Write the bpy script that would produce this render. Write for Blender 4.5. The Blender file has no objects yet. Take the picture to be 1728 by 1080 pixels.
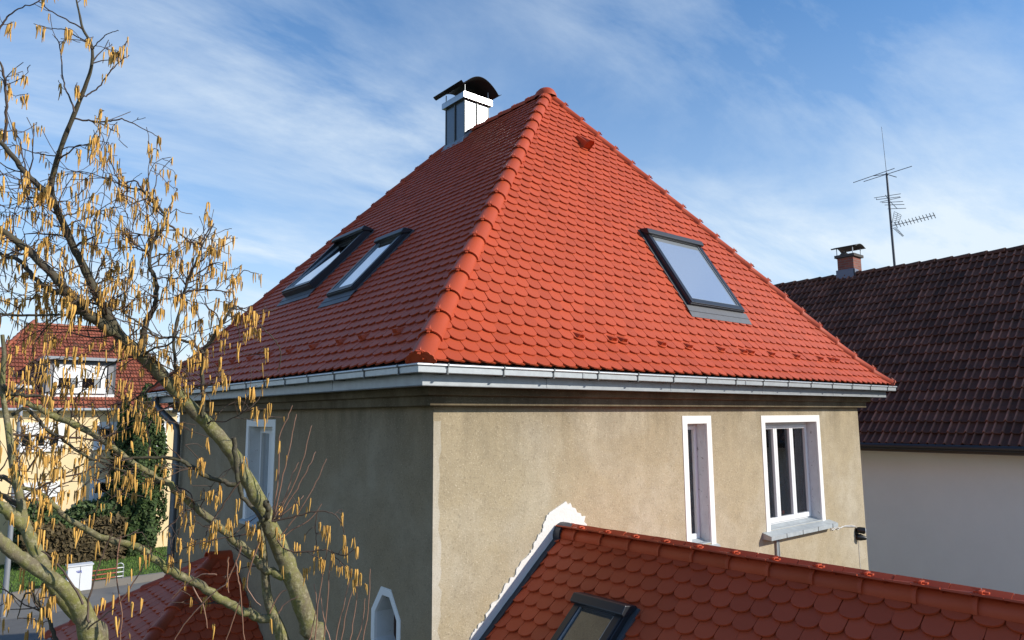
import bpy, math, random
import numpy as np
from mathutils import Vector, Matrix
from mathutils.geometry import tessellate_polygon
random.seed(7)
RNG = np.random.default_rng(7)
rad = math.radians
C = bpy.context.scene.collection
SC = bpy.context.scene

# ------------------------------------------------------------------ camera
CAM = Vector((-3.2717, -5.1892, 6.3476))
CR = Vector((0.76902726, -0.63918238, -0.00655439))
CU = Vector((-0.08015551, -0.10660119, 0.99106573))
CF = Vector((0.63417046, 0.76163119, 0.13321321))
FPX = 1198.87
cd = bpy.data.cameras.new('camera')
cam = bpy.data.objects.new('camera', cd)
C.objects.link(cam)
cd.sensor_width = 36.0
cd.lens = FPX / 1728 * 36
cd.clip_end = 3000
cam.matrix_world = Matrix(((CR.x, CU.x, -CF.x, CAM.x), (CR.y, CU.y, -CF.y, CAM.y), (CR.z, CU.z, -CF.z, CAM.z), (0, 0, 0, 1)))
SC.camera = cam

# ------------------------------------------------------------------ world + sun
SUN_AZ, SUN_EL = 144.0, 26.5          # clockwise from +Y
W = bpy.data.worlds.new('World')
SC.world = W
W.use_nodes = True
nt = W.node_tree
nt.nodes.clear()
def N(t, tree=None, **kw):
    n = (tree or nt).nodes.new(t)
    for k, v in kw.items():
        setattr(n, k, v)
    return n
def setin(n, **kw):
    for k, v in kw.items():
        n.inputs[k.replace('_', ' ')].default_value = v
wout = N('ShaderNodeOutputWorld')
bg = N('ShaderNodeBackground')
bg.inputs['Strength'].default_value = 0.15
sky = N('ShaderNodeTexSky', sky_type='NISHITA', sun_disc=False)
sky.sun_elevation = rad(SUN_EL)
sky.sun_rotation = rad(SUN_AZ)
sky.air_density = 1.0
sky.dust_density = 0.3
sky.ozone_density = 4.0
sky.altitude = 300
hsv = N('ShaderNodeHueSaturation')
hsv.inputs['Saturation'].default_value = 1.55
hsv.inputs['Value'].default_value = 1.16
nt.links.new(sky.outputs[0], hsv.inputs['Color'])
tc = N('ShaderNodeTexCoord')
sep = N('ShaderNodeSeparateXYZ')
nt.links.new(tc.outputs['Generated'], sep.inputs[0])
def M_(op, a=None, b=None, c=None, tree=None):
    n = N('ShaderNodeMath', tree, operation=op)
    for i, v in enumerate((a, b, c)):
        if v is None:
            continue
        if isinstance(v, (int, float)):
            n.inputs[i].default_value = v
        else:
            (tree or nt).links.new(v, n.inputs[i])
    return n.outputs[0]
zc = M_('MAXIMUM', sep.outputs['Z'], 0.0)
den = M_('ADD', zc, 0.22)
comb = N('ShaderNodeCombineXYZ')
nt.links.new(M_('DIVIDE', sep.outputs['X'], den), comb.inputs[0])
nt.links.new(M_('DIVIDE', sep.outputs['Y'], den), comb.inputs[1])
mp = N('ShaderNodeMapping')
mp.inputs['Rotation'].default_value = (0, 0, 0)
mp.inputs['Scale'].default_value = (0.5, 1.3, 1)
mp.inputs['Location'].default_value = (6.6, 9.3, 0)
nt.links.new(comb.outputs[0], mp.inputs['Vector'])
def noise(vec, scale, detail, rough, dist=0.0, tree=None):
    n = N('ShaderNodeTexNoise', tree)
    n.inputs['Scale'].default_value = scale
    n.inputs['Detail'].default_value = detail
    n.inputs['Roughness'].default_value = rough
    n.inputs['Distortion'].default_value = dist
    if vec is not None:
        (tree or nt).links.new(vec, n.inputs['Vector'])
    return n
def ramp(fac, stops, tree=None):
    r = N('ShaderNodeValToRGB', tree)
    el = r.color_ramp.elements
    while len(el) < len(stops):
        el.new(0.5)
    for e, (p, c) in zip(el, stops):
        e.position = p
        e.color = (c, c, c, 1) if isinstance(c, (int, float)) else (*c, 1)
    (tree or nt).links.new(fac, r.inputs[0])
    return r.outputs[0]
n1 = noise(mp.outputs[0], 1.9, 11, 0.62, 0.35)
n2 = noise(mp.outputs[0], 0.7, 3, 0.5, 0.2)
wis = ramp(n1.outputs['Fac'], [(0.41, 0.0), (0.72, 1.0)])
big = ramp(n2.outputs['Fac'], [(0.36, 0.06), (0.62, 1.0)])
cl = M_('MULTIPLY', wis, big)
hz = M_('POWER', M_('SUBTRACT', 1.0, zc), 2.7)          # air thickens towards the horizon all round
cl2 = M_('ADD', M_('MULTIPLY', cl, 0.75), M_('MULTIPLY', hz, 1.0))
cl3 = M_('MINIMUM', cl2, 0.96)
mixw = N('ShaderNodeMix', data_type='RGBA')
nt.links.new(cl3, mixw.inputs['Factor'])
nt.links.new(hsv.outputs[0], mixw.inputs['A'])
mixw.inputs['B'].default_value = (5.2, 5.9, 6.5, 1)
nt.links.new(mixw.outputs['Result'], bg.inputs['Color'])
nt.links.new(bg.outputs[0], wout.inputs[0])

sl = bpy.data.lights.new('sun', 'SUN')
sl.energy = 5.0
sl.angle = rad(0.5)
sl.color = (1.0, 0.93, 0.82)
so = bpy.data.objects.new('sun', sl)
C.objects.link(so)
SD = Vector((math.sin(rad(SUN_AZ)) * math.cos(rad(SUN_EL)), math.cos(rad(SUN_AZ)) * math.cos(rad(SUN_EL)), math.sin(rad(SUN_EL))))
so.rotation_euler = SD.to_track_quat('Z', 'Y').to_euler()
so.location = (20, -20, 30)
SC.view_settings.view_transform = 'Standard'
SC.view_settings.look = 'None'
SC.view_settings.exposure = 0.07
SC.view_settings.gamma = 1.0
SC.cycles.caustics_reflective = False
SC.cycles.caustics_refractive = False

# ------------------------------------------------------------------ helpers
class MB:
    def __init__(self):
        self.v, self.f, self.sm = [], [], []
    def add(self, vs, fs, smooth=False):
        o = len(self.v)
        self.v += [tuple(p) for p in vs]
        self.f += [tuple(i + o for i in f) for f in fs]
        self.sm += [smooth] * len(fs)
        return self
    def obox(self, o, ax, ay, az, xr, yr, zr):
        o = Vector(o); ps = []
        for z in zr:
            for y in yr:
                for x in xr:
                    ps.append(o + ax * x + ay * y + az * z)
        return self.add(ps, [(0, 2, 3, 1), (4, 5, 7, 6), (0, 1, 5, 4), (2, 6, 7, 3), (0, 4, 6, 2), (1, 3, 7, 5)])
    def box(self, x0, x1, y0, y1, z0, z1):
        return self.obox((0, 0, 0), X_, Y_, Z_, (x0, x1), (y0, y1), (z0, z1))
    def tube(self, pts, radii, sides=8, cap=True, smooth=True):
        pts = [Vector(p) for p in pts]
        n = len(pts)
        if isinstance(radii, (int, float)):
            radii = [radii] * n
        t = (pts[1] - pts[0]).normalized()
        ref = Vector((0, 0, 1)) if abs(t.z) < 0.9 else Vector((1, 0, 0))
        a = t.cross(ref).normalized()
        vs = []
        for i in range(n):
            if i == 0: t = pts[1] - pts[0]
            elif i == n - 1: t = pts[-1] - pts[-2]
            else: t = pts[i + 1] - pts[i - 1]
            t.normalize()
            a = (a - t * a.dot(t))
            if a.length < 1e-6: a = t.orthogonal()
            a.normalize()
            b = t.cross(a)
            for k in range(sides):
                an = 2 * math.pi * k / sides
                vs.append(pts[i] + (a * math.cos(an) + b * math.sin(an)) * radii[i])
        fs = []
        for i in range(n - 1):
            for k in range(sides):
                k2 = (k + 1) % sides
                fs.append((i * sides + k, i * sides + k2, (i + 1) * sides + k2, (i + 1) * sides + k))
        self.add(vs, fs, smooth)
        if cap:
            self.add(vs[:sides], [tuple(range(sides))[::-1]])
            self.add(vs[-sides:], [tuple(range(sides))])
        return self
    def extrude(self, poly, vec, cap0=True, cap1=True):
        n = len(poly); vec = Vector(vec)
        poly = [Vector(p) for p in poly]
        vs = poly + [p + vec for p in poly]
        fs = [(i, (i + 1) % n, n + (i + 1) % n, n + i) for i in range(n)]
        if cap0: fs.append(tuple(range(n))[::-1])
        if cap1: fs.append(tuple(range(n, 2 * n)))
        return self.add(vs, fs)
    def build(self, name, mat, parent=None, auto=True, bevel=0.0):
        me = bpy.data.meshes.new(name)
        me.from_pydata(self.v, [], self.f)
        if any(self.sm):
            me.polygons.foreach_set('use_smooth', self.sm)
        if mat: me.materials.append(mat)
        me.update()
        o = link(name, me, parent)
        if bevel:
            b = o.modifiers.new('bevel', 'BEVEL')
            b.width = bevel; b.segments = 2; b.limit_method = 'ANGLE'
        return o
X_, Y_, Z_ = Vector((1, 0, 0)), Vector((0, 1, 0)), Vector((0, 0, 1))

def link(name, data, parent=None):
    o = bpy.data.objects.new(name, data)
    C.objects.link(o)
    if parent is not None:
        o.parent = parent
        if parent.type == 'EMPTY':
            o.matrix_parent_inverse = Matrix.Translation(parent.location).inverted()
    return o
def thing(name, label, cat, loc, group=None):
    o = bpy.data.objects.new(name, None)
    C.objects.link(o)
    o.location = loc
    o.empty_display_size = 0.2
    return tag(o, label, cat, group)
def tag(o, label, cat, group=None, kind=None):
    if label: o['label'] = label
    if cat: o['category'] = cat
    if group: o['group'] = group
    if kind: o['kind'] = kind
    return o
def at(px, py, depth):
    return CAM + (CF + CR * ((px - 864) / FPX) + CU * ((540 - py) / FPX)) * depth
def px(P):
    d = Vector(P) - CAM
    z = d.dot(CF)
    return 864 + FPX * d.dot(CR) / z, 540 - FPX * d.dot(CU) / z, z
def np_mesh(name, V, F, mat, parent=None, smooth=False):
    """V (n,3) array; F list of arrays of equal-size faces"""
    me = bpy.data.meshes.new(name)
    nl = sum(f.size for f in F); nf = sum(len(f) for f in F)
    me.vertices.add(len(V)); me.vertices.foreach_set('co', np.asarray(V, np.float32).ravel())
    me.loops.add(nl); me.polygons.add(nf)
    me.loops.foreach_set('vertex_index', np.concatenate([f.ravel() for f in F]).astype(np.int32))
    tot = np.concatenate([np.full(len(f), f.shape[1]) for f in F])
    st = np.concatenate([[0], np.cumsum(tot)[:-1]])
    me.polygons.foreach_set('loop_start', st.astype(np.int32))
    me.polygons.foreach_set('use_smooth', np.full(nf, bool(smooth)))
    me.update(calc_edges=True)
    me.validate()
    if mat: me.materials.append(mat)
    return link(name, me, parent)

# ------------------------------------------------------------------ materials
def mat(name, col, rough=0.6, metal=0.0, spec=0.5, nscale=None, namt=0.15, bump=0.0, bscale=None, island=0.0, obj=0.0, coat=0.0):
    m = bpy.data.materials.new(name)
    m.use_nodes = True
    t = m.node_tree
    b = t.nodes['Principled BSDF']
    setin(b, Base_Color=(*col, 1), Roughness=rough, Metallic=metal)
    b.inputs['Specular IOR Level'].default_value = spec
    b.inputs['Coat Weight'].default_value = coat
    b.inputs['Coat Roughness'].default_value = 0.2
    cur = None
    def lnk(a, c): t.links.new(a, c)
    val = None
    if nscale:
        co = N('ShaderNodeTexCoord', t)
        n = noise(co.outputs['Object'], nscale, 6, 0.65, 0.1, t)
        val = M_('MULTIPLY_ADD', n.outputs['Fac'], 2 * namt, 1 - namt, t)
    if island or obj:
        g = N('ShaderNodeNewGeometry', t)
        oi = N('ShaderNodeObjectInfo', t)
        r = M_('FRACT', M_('ADD', g.outputs['Random Per Island'], oi.outputs['Random'], None, t), None, None, t)
        a = max(island, obj)
        v2 = M_('MULTIPLY_ADD', r, 2 * a, 1 - a, t)
        val = v2 if val is None else M_('MULTIPLY', val, v2, None, t)
    if val is not None:
        mx = N('ShaderNodeVectorMath', t, operation='SCALE')
        mx.inputs[0].default_value = col
        lnk(val, mx.inputs['Scale'])
        lnk(mx.outputs[0], b.inputs['Base Color'])
    if bump:
        co = N('ShaderNodeTexCoord', t)
        n = noise(co.outputs['Object'], bscale or 60, 5, 0.7, 0, t)
        bp = N('ShaderNodeBump', t)
        bp.inputs['Strength'].default_value = bump
        bp.inputs['Distance'].default_value = 0.01
        lnk(n.outputs['Fac'], bp.inputs['Height'])
        lnk(bp.outputs[0], b.inputs['Normal'])
    return m

def tile_mat(name, col, dirt=0.0, rough=0.42, var=0.12, spec=0.5):
    m = mat(name, col, rough=rough, spec=spec, nscale=1.1, namt=0.10, island=var, bump=0.12, bscale=90)
    if dirt:
        t = m.node_tree; b = t.nodes['Principled BSDF']
        src = b.inputs['Base Color'].links[0].from_socket
        co = N('ShaderNodeTexCoord', t)
        ge = N('ShaderNodeNewGeometry', t)
        n = noise(ge.outputs['Position'], 3.0, 8, 0.7, 0.4, t)
        f = ramp(n.outputs['Fac'], [(0.45, 0.0), (0.72, dirt)], t)
        mx = N('ShaderNodeMix', t, data_type='RGBA')
        t.links.new(f, mx.inputs['Factor']); t.links.new(src, mx.inputs['A'])
        mx.inputs['B'].default_value = (0.035, 0.035, 0.028, 1)
        n2 = noise(ge.outputs['Position'], 9.0, 6, 0.75, 0.2, t)
        f2 = ramp(n2.outputs['Fac'], [(0.63, 0.0), (0.75, dirt * 0.6)], t)
        mx2 = N('ShaderNodeMix', t, data_type='RGBA')
        t.links.new(f2, mx2.inputs['Factor']); t.links.new(mx.outputs['Result'], mx2.inputs['A'])
        mx2.inputs['B'].default_value = (0.11, 0.105, 0.085, 1)
        at_ = N('ShaderNodeAttribute', t); at_.attribute_name = 'rib_shading'
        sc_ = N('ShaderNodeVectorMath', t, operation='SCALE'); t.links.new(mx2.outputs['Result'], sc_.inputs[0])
        t.links.new(M_('MULTIPLY_ADD', at_.outputs['Fac'], 1.15, 0.62, t), sc_.inputs['Scale'])  # paints ribs lighter and troughs darker, as relief shading
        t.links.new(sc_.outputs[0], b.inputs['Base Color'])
    return m

M_tile = tile_mat('red_clay_tile', (0.435, 0.067, 0.021), rough=0.56, spec=0.36, var=0.10)
M_tile_old = tile_mat('old_brown_tile', (0.180, 0.078, 0.052), dirt=0.62, rough=0.75, var=0.3, spec=0.2)
M_tile_far = tile_mat('orange_red_tile', (0.29, 0.085, 0.045), rough=0.6, var=0.25)
M_deck = mat('dark_underlay', (0.03, 0.012, 0.008), 0.9)
M_zinc = mat('zinc_sheet', (0.44, 0.475, 0.495), 0.4, metal=0.4, nscale=14, namt=0.22, bump=0.05, bscale=25)
M_zincw = mat('zinc_aged', (0.30, 0.325, 0.345), 0.45, metal=0.4, nscale=9, namt=0.3, bump=0.08, bscale=20)
M_steel = mat('bright_steel', (0.14, 0.15, 0.16), 0.30, metal=0.9, nscale=5, namt=0.12)
M_seam_shade = mat('shadowed_zinc_seam', (0.11, 0.12, 0.125), 0.5, metal=0.5)  # zinc darkened so seams and brackets carry their shadow line in colour
M_blackmetal = mat('dark_sheet_metal', (0.012, 0.012, 0.013), 0.65, metal=0.0, spec=0.2, nscale=20)
M_frame = mat('anthracite_aluminium', (0.028, 0.031, 0.037), 0.35, metal=0.3, nscale=15, namt=0.1)
M_lead = mat('grey_flashing', (0.095, 0.10, 0.11), 0.5, metal=0.4, nscale=12, namt=0.25)
M_white = mat('white_paint', (0.80, 0.80, 0.79), 0.5, nscale=6, namt=0.05)
M_reveal = mat('weathered_white', (0.66, 0.68, 0.69), 0.7, nscale=7, namt=0.18, bump=0.1, bscale=40)
_t = M_reveal.node_tree; _b = _t.nodes['Principled BSDF']; _src = _b.inputs['Base Color'].links[0].from_socket
_n = noise(N('ShaderNodeNewGeometry', _t).outputs['Position'], 17, 4, 0.75, 0.6, _t)
_m = N('ShaderNodeMix', _t, data_type='RGBA'); _t.links.new(ramp(_n.outputs['Fac'], [(0.64, 0.0), (0.67, 0.85)], _t), _m.inputs['Factor'])
_t.links.new(_src, _m.inputs['A']); _m.inputs['B'].default_value = (0.10, 0.09, 0.08, 1); _t.links.new(_m.outputs['Result'], _b.inputs['Base Color'])
M_pvc = mat('white_plastic_frame', (0.78, 0.79, 0.80), 0.3)
M_curtain = mat('grey_curtain', (0.30, 0.31, 0.31), 0.9)
M_dark = mat('dark_interior', (0.012, 0.012, 0.013), 0.9)
M_slate = mat('bluish_sill', (0.40, 0.44, 0.46), 0.55, nscale=10, namt=0.35, metal=0.2)
M_black = mat('black_plastic', (0.012, 0.012, 0.013), 0.4)
M_cable = mat('white_cable', (0.6, 0.6, 0.6), 0.5)
M_mortar = mat('fresh_mortar', (0.72, 0.70, 0.67), 0.9, nscale=14, namt=0.12, bump=0.5, bscale=40)
M_brick = None

def plaster_mat(name, base, dark, light, speck=0.5, bump=0.5):
    m = bpy.data.materials.new(name); m.use_nodes = True
    t = m.node_tree; b = t.nodes['Principled BSDF']
    setin(b, Roughness=0.92); b.inputs['Specular IOR Level'].default_value = 0.2
    g = N('ShaderNodeNewGeometry', t)
    P = g.outputs['Position']
    big = noise(P, 0.75, 5, 0.6, 0.5, t)
    med = noise(P, 4.0, 6, 0.7, 0.3, t)
    mpn = N('ShaderNodeMapping', t); mpn.inputs['Scale'].default_value = (2.2, 2.2, 0.5)
    t.links.new(P, mpn.inputs['Vector'])
    streak = noise(mpn.outputs[0], 1.0, 6, 0.7, 0.1, t)
    fine = noise(P, 48, 3, 0.75, 0, t)
    def mixc(fac, a, bcol):
        mx = N('ShaderNodeMix', t, data_type='RGBA')
        t.links.new(fac, mx.inputs['Factor'])
        if isinstance(a, tuple): mx.inputs['A'].default_value = (*a, 1)
        else: t.links.new(a, mx.inputs['A'])
        mx.inputs['B'].default_value = (*bcol, 1)
        return mx.outputs['Result']
    c = mixc(ramp(big.outputs['Fac'], [(0.42, 0.0), (0.66, 0.9)], t), base, light)
    c = mixc(ramp(med.outputs['Fac'], [(0.42, 0.0), (0.75, 0.55)], t), c, dark)
    # rain soiling hangs below the cornice, fading downwards
    s = N('ShaderNodeSeparateXYZ', t); t.links.new(P, s.inputs[0])
    zt = M_('MULTIPLY_ADD', s.outputs['Z'], 1.25, -7.05, t)
    zt = M_('MINIMUM', M_('MAXIMUM', zt, 0.0, None, t), 1.0, None, t)
    so_ = M_('MULTIPLY', zt, ramp(streak.outputs['Fac'], [(0.36, 0.0), (0.66, 0.62)], t), None, t)
    c = mixc(so_, c, tuple(v * 0.45 for v in dark))
    c = mixc(ramp(fine.outputs['Fac'], [(0.56, 0.0), (0.70, speck)], t), c, tuple(v * 0.35 for v in dark))
    fine2 = noise(P, 75, 2, 0.6, 0, t)
    c = mixc(ramp(fine2.outputs['Fac'], [(0.60, 0.0), (0.72, 0.45)], t), c, tuple(min(0.8, v * 1.6) for v in light))
    t.links.new(c, b.inputs['Base Color'])
    bp = N('ShaderNodeBump', t); bp.inputs['Strength'].default_value = bump; bp.inputs['Distance'].default_value = 0.012
    t.links.new(fine.outputs['Fac'], bp.inputs['Height']); t.links.new(bp.outputs[0], b.inputs['Normal'])
    return m
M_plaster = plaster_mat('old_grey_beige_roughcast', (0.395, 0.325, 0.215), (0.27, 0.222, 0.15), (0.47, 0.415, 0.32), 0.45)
M_plaster_shade = plaster_mat('shade_darkened_roughcast', (0.30, 0.235, 0.15), (0.205, 0.165, 0.108), (0.345, 0.288, 0.205), 0.4)  # darker copy of the roughcast: shade put into the colour, with some grime
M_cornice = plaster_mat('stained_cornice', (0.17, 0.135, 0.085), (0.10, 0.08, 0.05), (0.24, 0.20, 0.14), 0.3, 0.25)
M_wall2 = mat('white_render', (0.78, 0.76, 0.725), 0.9, nscale=0.9, namt=0.10, bump=0.3, bscale=70)
M_yellow = mat('cream_yellow_render', (0.80, 0.62, 0.36), 0.85, nscale=2, namt=0.05)

def glass_mat(name, tint=(0.8, 0.85, 0.9), refl=0.35, rough=0.02, see=0.5, dark=(0.01, 0.012, 0.014)):
    m = bpy.data.materials.new(name); m.use_nodes = True
    t = m.node_tree; t.nodes.clear()
    out = N('ShaderNodeOutputMaterial', t)
    gl = N('ShaderNodeBsdfGlossy', t); gl.inputs['Roughness'].default_value = rough; gl.inputs['Color'].default_value = (*tint, 1)
    tr = N('ShaderNodeBsdfTransparent', t); tr.inputs['Color'].default_value = (0.75, 0.78, 0.8, 1)
    df = N('ShaderNodeBsdfDiffuse', t); df.inputs['Color'].default_value = (*dark, 1)
    m1 = N('ShaderNodeMixShader', t); m1.inputs[0].default_value = see
    t.links.new(df.outputs[0], m1.inputs[1]); t.links.new(tr.outputs[0], m1.inputs[2])
    fr = N('ShaderNodeFresnel', t); fr.inputs['IOR'].default_value = 1.5
    f = M_('MINIMUM', M_('ADD', fr.outputs[0], refl, None, t), 0.95, None, t)
    m2 = N('ShaderNodeMixShader', t)
    t.links.new(f, m2.inputs[0]); t.links.new(m1.outputs[0], m2.inputs[1]); t.links.new(gl.outputs[0], m2.inputs[2])
    t.links.new(m2.outputs[0], out.inputs[0])
    return m
M_glass = glass_mat('window_glass', refl=0.06, see=0.8)
M_glass_roof = glass_mat('coated_roof_glass', refl=0.62, see=0.3, rough=0.04)
M_glass_milky = glass_mat('hazy_roof_glass', refl=0.38, see=0.0, rough=0.08, dark=(0.36, 0.39, 0.42))  # condensation haze plus bright sky reflection put into the pane's body colour
M_glass_dim = glass_mat('dim_roof_glass', refl=0.10, see=0.3, dark=(0.05, 0.045, 0.04))
M_glass_far = glass_mat('dark_glass', refl=0.05, see=0.4)

# bark
def bark_mat(name, base, moss, pale):
    m = bpy.data.materials.new(name); m.use_nodes = True
    t = m.node_tree; b = t.nodes['Principled BSDF']; setin(b, Roughness=0.75)
    b.inputs['Specular IOR Level'].default_value = 0.35
    P = N('ShaderNodeNewGeometry', t).outputs['Position']
    a = noise(P, 9, 6, 0.7, 0.4, t); c2 = noise(P, 45, 5, 0.75, 0.2, t)
    mx = N('ShaderNodeMix', t, data_type='RGBA'); t.links.new(ramp(a.outputs['Fac'], [(0.4, 0.0), (0.62, 0.9)], t), mx.inputs['Factor'])
    mx.inputs['A'].default_value = (*base, 1); mx.inputs['B'].default_value = (*moss, 1)
    m2 = N('ShaderNodeMix', t, data_type='RGBA'); t.links.new(ramp(c2.outputs['Fac'], [(0.5, 0.0), (0.66, 0.8)], t), m2.inputs['Factor'])
    t.links.new(mx.outputs['Result'], m2.inputs['A']); m2.inputs['B'].default_value = (*pale, 1)
    s_ = N('ShaderNodeSeparateXYZ', t); t.links.new(P, s_.inputs[0])
    backlit = M_('MINIMUM', M_('MAXIMUM', M_('MULTIPLY_ADD', s_.outputs['Z'], 1.6, -10.2, t), 0.0, None, t), 0.9, None, t)  # bark darkens with height: backlit look against the sky put into colour
    m3 = N('ShaderNodeMix', t, data_type='RGBA'); t.links.new(backlit, m3.inputs['Factor'])
    t.links.new(m2.outputs['Result'], m3.inputs['A']); m3.inputs['B'].default_value = (0.062, 0.052, 0.036, 1)
    t.links.new(m3.outputs['Result'], b.inputs['Base Color'])
    bp = N('ShaderNodeBump', t); bp.inputs['Strength'].default_value = 0.6; bp.inputs['Distance'].default_value = 0.01
    t.links.new(c2.outputs['Fac'], bp.inputs['Height']); t.links.new(bp.outputs[0], b.inputs['Normal'])
    return m
M_bark = bark_mat('mossy_hazel_bark', (0.15, 0.125, 0.075), (0.19, 0.19, 0.045), (0.34, 0.31, 0.19))
M_bark_backlit = bark_mat('backlit_young_bark', (0.055, 0.045, 0.034), (0.075, 0.075, 0.030), (0.12, 0.105, 0.075))  # thin limbs: young bark darkened in colour to look backlit
M_twig = mat('twig_bark', (0.075, 0.046, 0.031), 0.6, nscale=30, namt=0.4)
M_shoot = mat('young_shoot_bark', (0.27, 0.145, 0.095), 0.5, nscale=30, namt=0.3)
M_catkin = mat('golden_catkin', (0.56, 0.315, 0.07), 0.8, island=0.45, nscale=160, namt=0.3)

# ================================================================== tiles
def tile_poly(w=0.1745, L=0.31, sag=0.066, n=8):
    pts = [(w / 2, L), (-w / 2, L), (-w / 2, sag)]
    for k in range(1, n):
        a = math.pi * k / n
        pts.append((-w / 2 * math.cos(a), sag - sag * math.sin(a)))
    pts.append((w / 2, sag))
    return pts            # counter-clockwise seen from +z
def extrude_poly2(poly, th):
    n = len(poly)
    V = [(p[0], p[1], th) for p in poly] + [(p[0], p[1], 0.0) for p in poly]
    F = [tuple(range(n))]
    F += [(i, n + i, n + (i + 1) % n, (i + 1) % n) for i in range(n)]
    return V, F
def clip_poly(poly, a, b, c):
    """keep a*x+b*y+c>=0"""
    out = []
    for i in range(len(poly)):
        p, q = poly[i], poly[(i + 1) % len(poly)]
        fp, fq = a * p[0] + b * p[1] + c, a * q[0] + b * q[1] + c
        if fp >= 0: out.append(p)
        if (fp >= 0) != (fq >= 0):
            t = fp / (fp - fq)
            out.append((p[0] + (q[0] - p[0]) * t, p[1] + (q[1] - p[1]) * t))
    return out
TP = tile_poly()
TH = 0.014
def make_tile_mesh(name, material):
    V, F = extrude_poly2(TP, TH)
    me = bpy.data.meshes.new(name); me.from_pydata(V, [], F); me.materials.append(material); me.update()
    return me
def make_bump_tile_mesh(name, material):
    V, F = extrude_poly2(TP, TH)
    o = len(V)
    # hooded bump in the middle of the tile
    V += [(-0.05, 0.03, TH + 0.001), (0.05, 0.03, TH + 0.001), (0.05, 0.13, TH + 0.001), (-0.05, 0.13, TH + 0.001), (-0.035, 0.03, TH + 0.045), (0.035, 0.03, TH + 0.045), (0.0, 0.02, TH + 0.052)]
    F += [(o, o + 1, o + 5, o + 6, o + 4), (o + 1, o + 2, o + 5), (o, o + 4, o + 3), (o + 4, o + 6, o + 5, o + 2, o + 3)]
    me = bpy.data.meshes.new(name); me.from_pydata(V, [], F); me.materials.append(material); me.update()
    return me

class Field:
    """collects the tiles of one roof: whole ones as matrices, cut ones as polygons"""
    def __init__(self): self.whole, self.cut, self.bump = [], [], []
    def lay(self, prof, S, Wf, ax, inw, ulim, rows, wt=0.18, ex=0.15, holes=(), bumps=(), u0=0.0, seen=True, starter=True):
        order = ([(-0.7, 0)] if starter else []) + [(i, i) for i in range(rows)]
        for ri, i in order:
            s = max(0.0, ri * ex) if ri >= 0 else 0.02
            lift = 0.044 if ri >= 0 else 0.020
            d, z = prof(s); d2, z2 = prof(s + ex)
            up = (inw * (d2 - d) + Z_ * (z2 - z)).normalized()
            n = ax.cross(up).normalized()
            ua, ub = ulim(s)
            ua2, ub2 = ulim(s + 0.3)
            off = (0.5 if (i % 2) != (ri < 0) else 0.0)
            k0 = math.floor((min(ua, ua2) - u0) / wt) - 1
            k1 = math.ceil((max(ub, ub2) - u0) / wt) + 1
            for k in range(k0, k1 + 1):
                u = u0 + (k + off) * wt
                if u + wt / 2 < min(ua, ua2) or u - wt / 2 > max(ub, ub2): continue
                if any(h[0] < u < h[1] and h[2] < s + 0.07 < h[3] for h in holes): continue
                ang = -math.atan2(0.039, 0.30) + random.gauss(0, 0.004)
                rz = random.gauss(0, 0.006)
                a2 = ax * math.cos(rz) + up * math.sin(rz)
                u2 = up * math.cos(rz) - ax * math.sin(rz)
                ay = u2 * math.cos(ang) + n * math.sin(ang)
                nn = a2.cross(ay)
                o = Wf(u + random.gauss(0, 0.0012), d, z) + n * (lift + random.gauss(0, 0.0012))
                Mx = Matrix(((a2.x, ay.x, nn.x, o.x), (a2.y, ay.y, nn.y, o.y), (a2.z, ay.z, nn.z, o.z), (0, 0, 0, 1)))
                # clip against the hips
                poly = TP
                for (l0, l1, sg) in ((ua, ua2, 1), (ub, ub2, -1)):
                    x0, x1 = l0 - u, l1 - u
                    # line from (x0,0) to (x1,0.3); keep right side for sg=1
                    poly2 = clip_poly(poly, sg * 1.0, -sg * (x1 - x0) / 0.3, -sg * x0)
                    poly = poly2
                    if not poly: break
                if len(poly) < 3: continue
                if poly == TP:
                    if (ri, True) and any(abs(b[0] - u) < wt * 0.5 and b[1] == ri for b in bumps):
                        self.bump.append(Mx)
                    else:
                        self.whole.append((Mx, seen))
                else:
                    self.cut.append((Mx, poly))
    def build(self, parent, mesh, bump_mesh, material, most=300):
        scored = []
        for idx, (Mx, seen) in enumerate(self.whole):
            c = Mx @ Vector((0, 0.08, 0.01))
            X, Y, dz = px(c)
            n = Vector((Mx[0][2], Mx[1][2], Mx[2][2]))
            view = (CAM - c).normalized()
            vis = seen and 0 < X < 1728 and 0 < Y < 1080 and dz > 0 and n.dot(view) > 0.02
            scored.append((-(n.dot(view) / dz ** 2) if vis else 1, idx))
        scored.sort()
        pick = {i for sc, i in scored[:most] if sc < 0}
        for i in pick:
            o = link('tile', mesh, parent)
            o.matrix_basis = self.whole[i][0]
        for Mx in self.bump:
            o = link('snow_guard_tile', bump_mesh, parent)
            o.matrix_basis = Mx
        V, F = extrude_poly2(TP, TH)
        V = np.array(V); nv = len(V); top = np.array([F[0]]); sides = np.array(F[1:])
        rest = [self.whole[i][0] for i in range(len(self.whole)) if i not in pick]
        Vs, Ft, Fs = [], [], []
        base = 0
        for Mx in rest:
            A = np.array(Mx)
            Vs.append(V @ A[:3, :3].T + A[:3, 3]); Ft.append(top + base); Fs.append(sides + base); base += nv
        groups = {}
        for Mx, poly in self.cut:
            v, f = extrude_poly2(poly, TH); A = np.array(Mx)
            Vs.append(np.array(v) @ A[:3, :3].T + A[:3, 3])
            groups.setdefault(len(f[0]), []).append(np.array([f[0]]) + base)
            Fs.append(np.array(f[1:]) + base); base += len(v)
        if base:
            FF = [np.concatenate(g) for g in groups.values()]
            if Ft: FF.append(np.concatenate(Ft))
            FF.append(np.concatenate(Fs))
            o = np_mesh('tiling', np.concatenate(Vs), FF, material, parent)
            o['kind'] = 'stuff'
        return len(pick)

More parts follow.
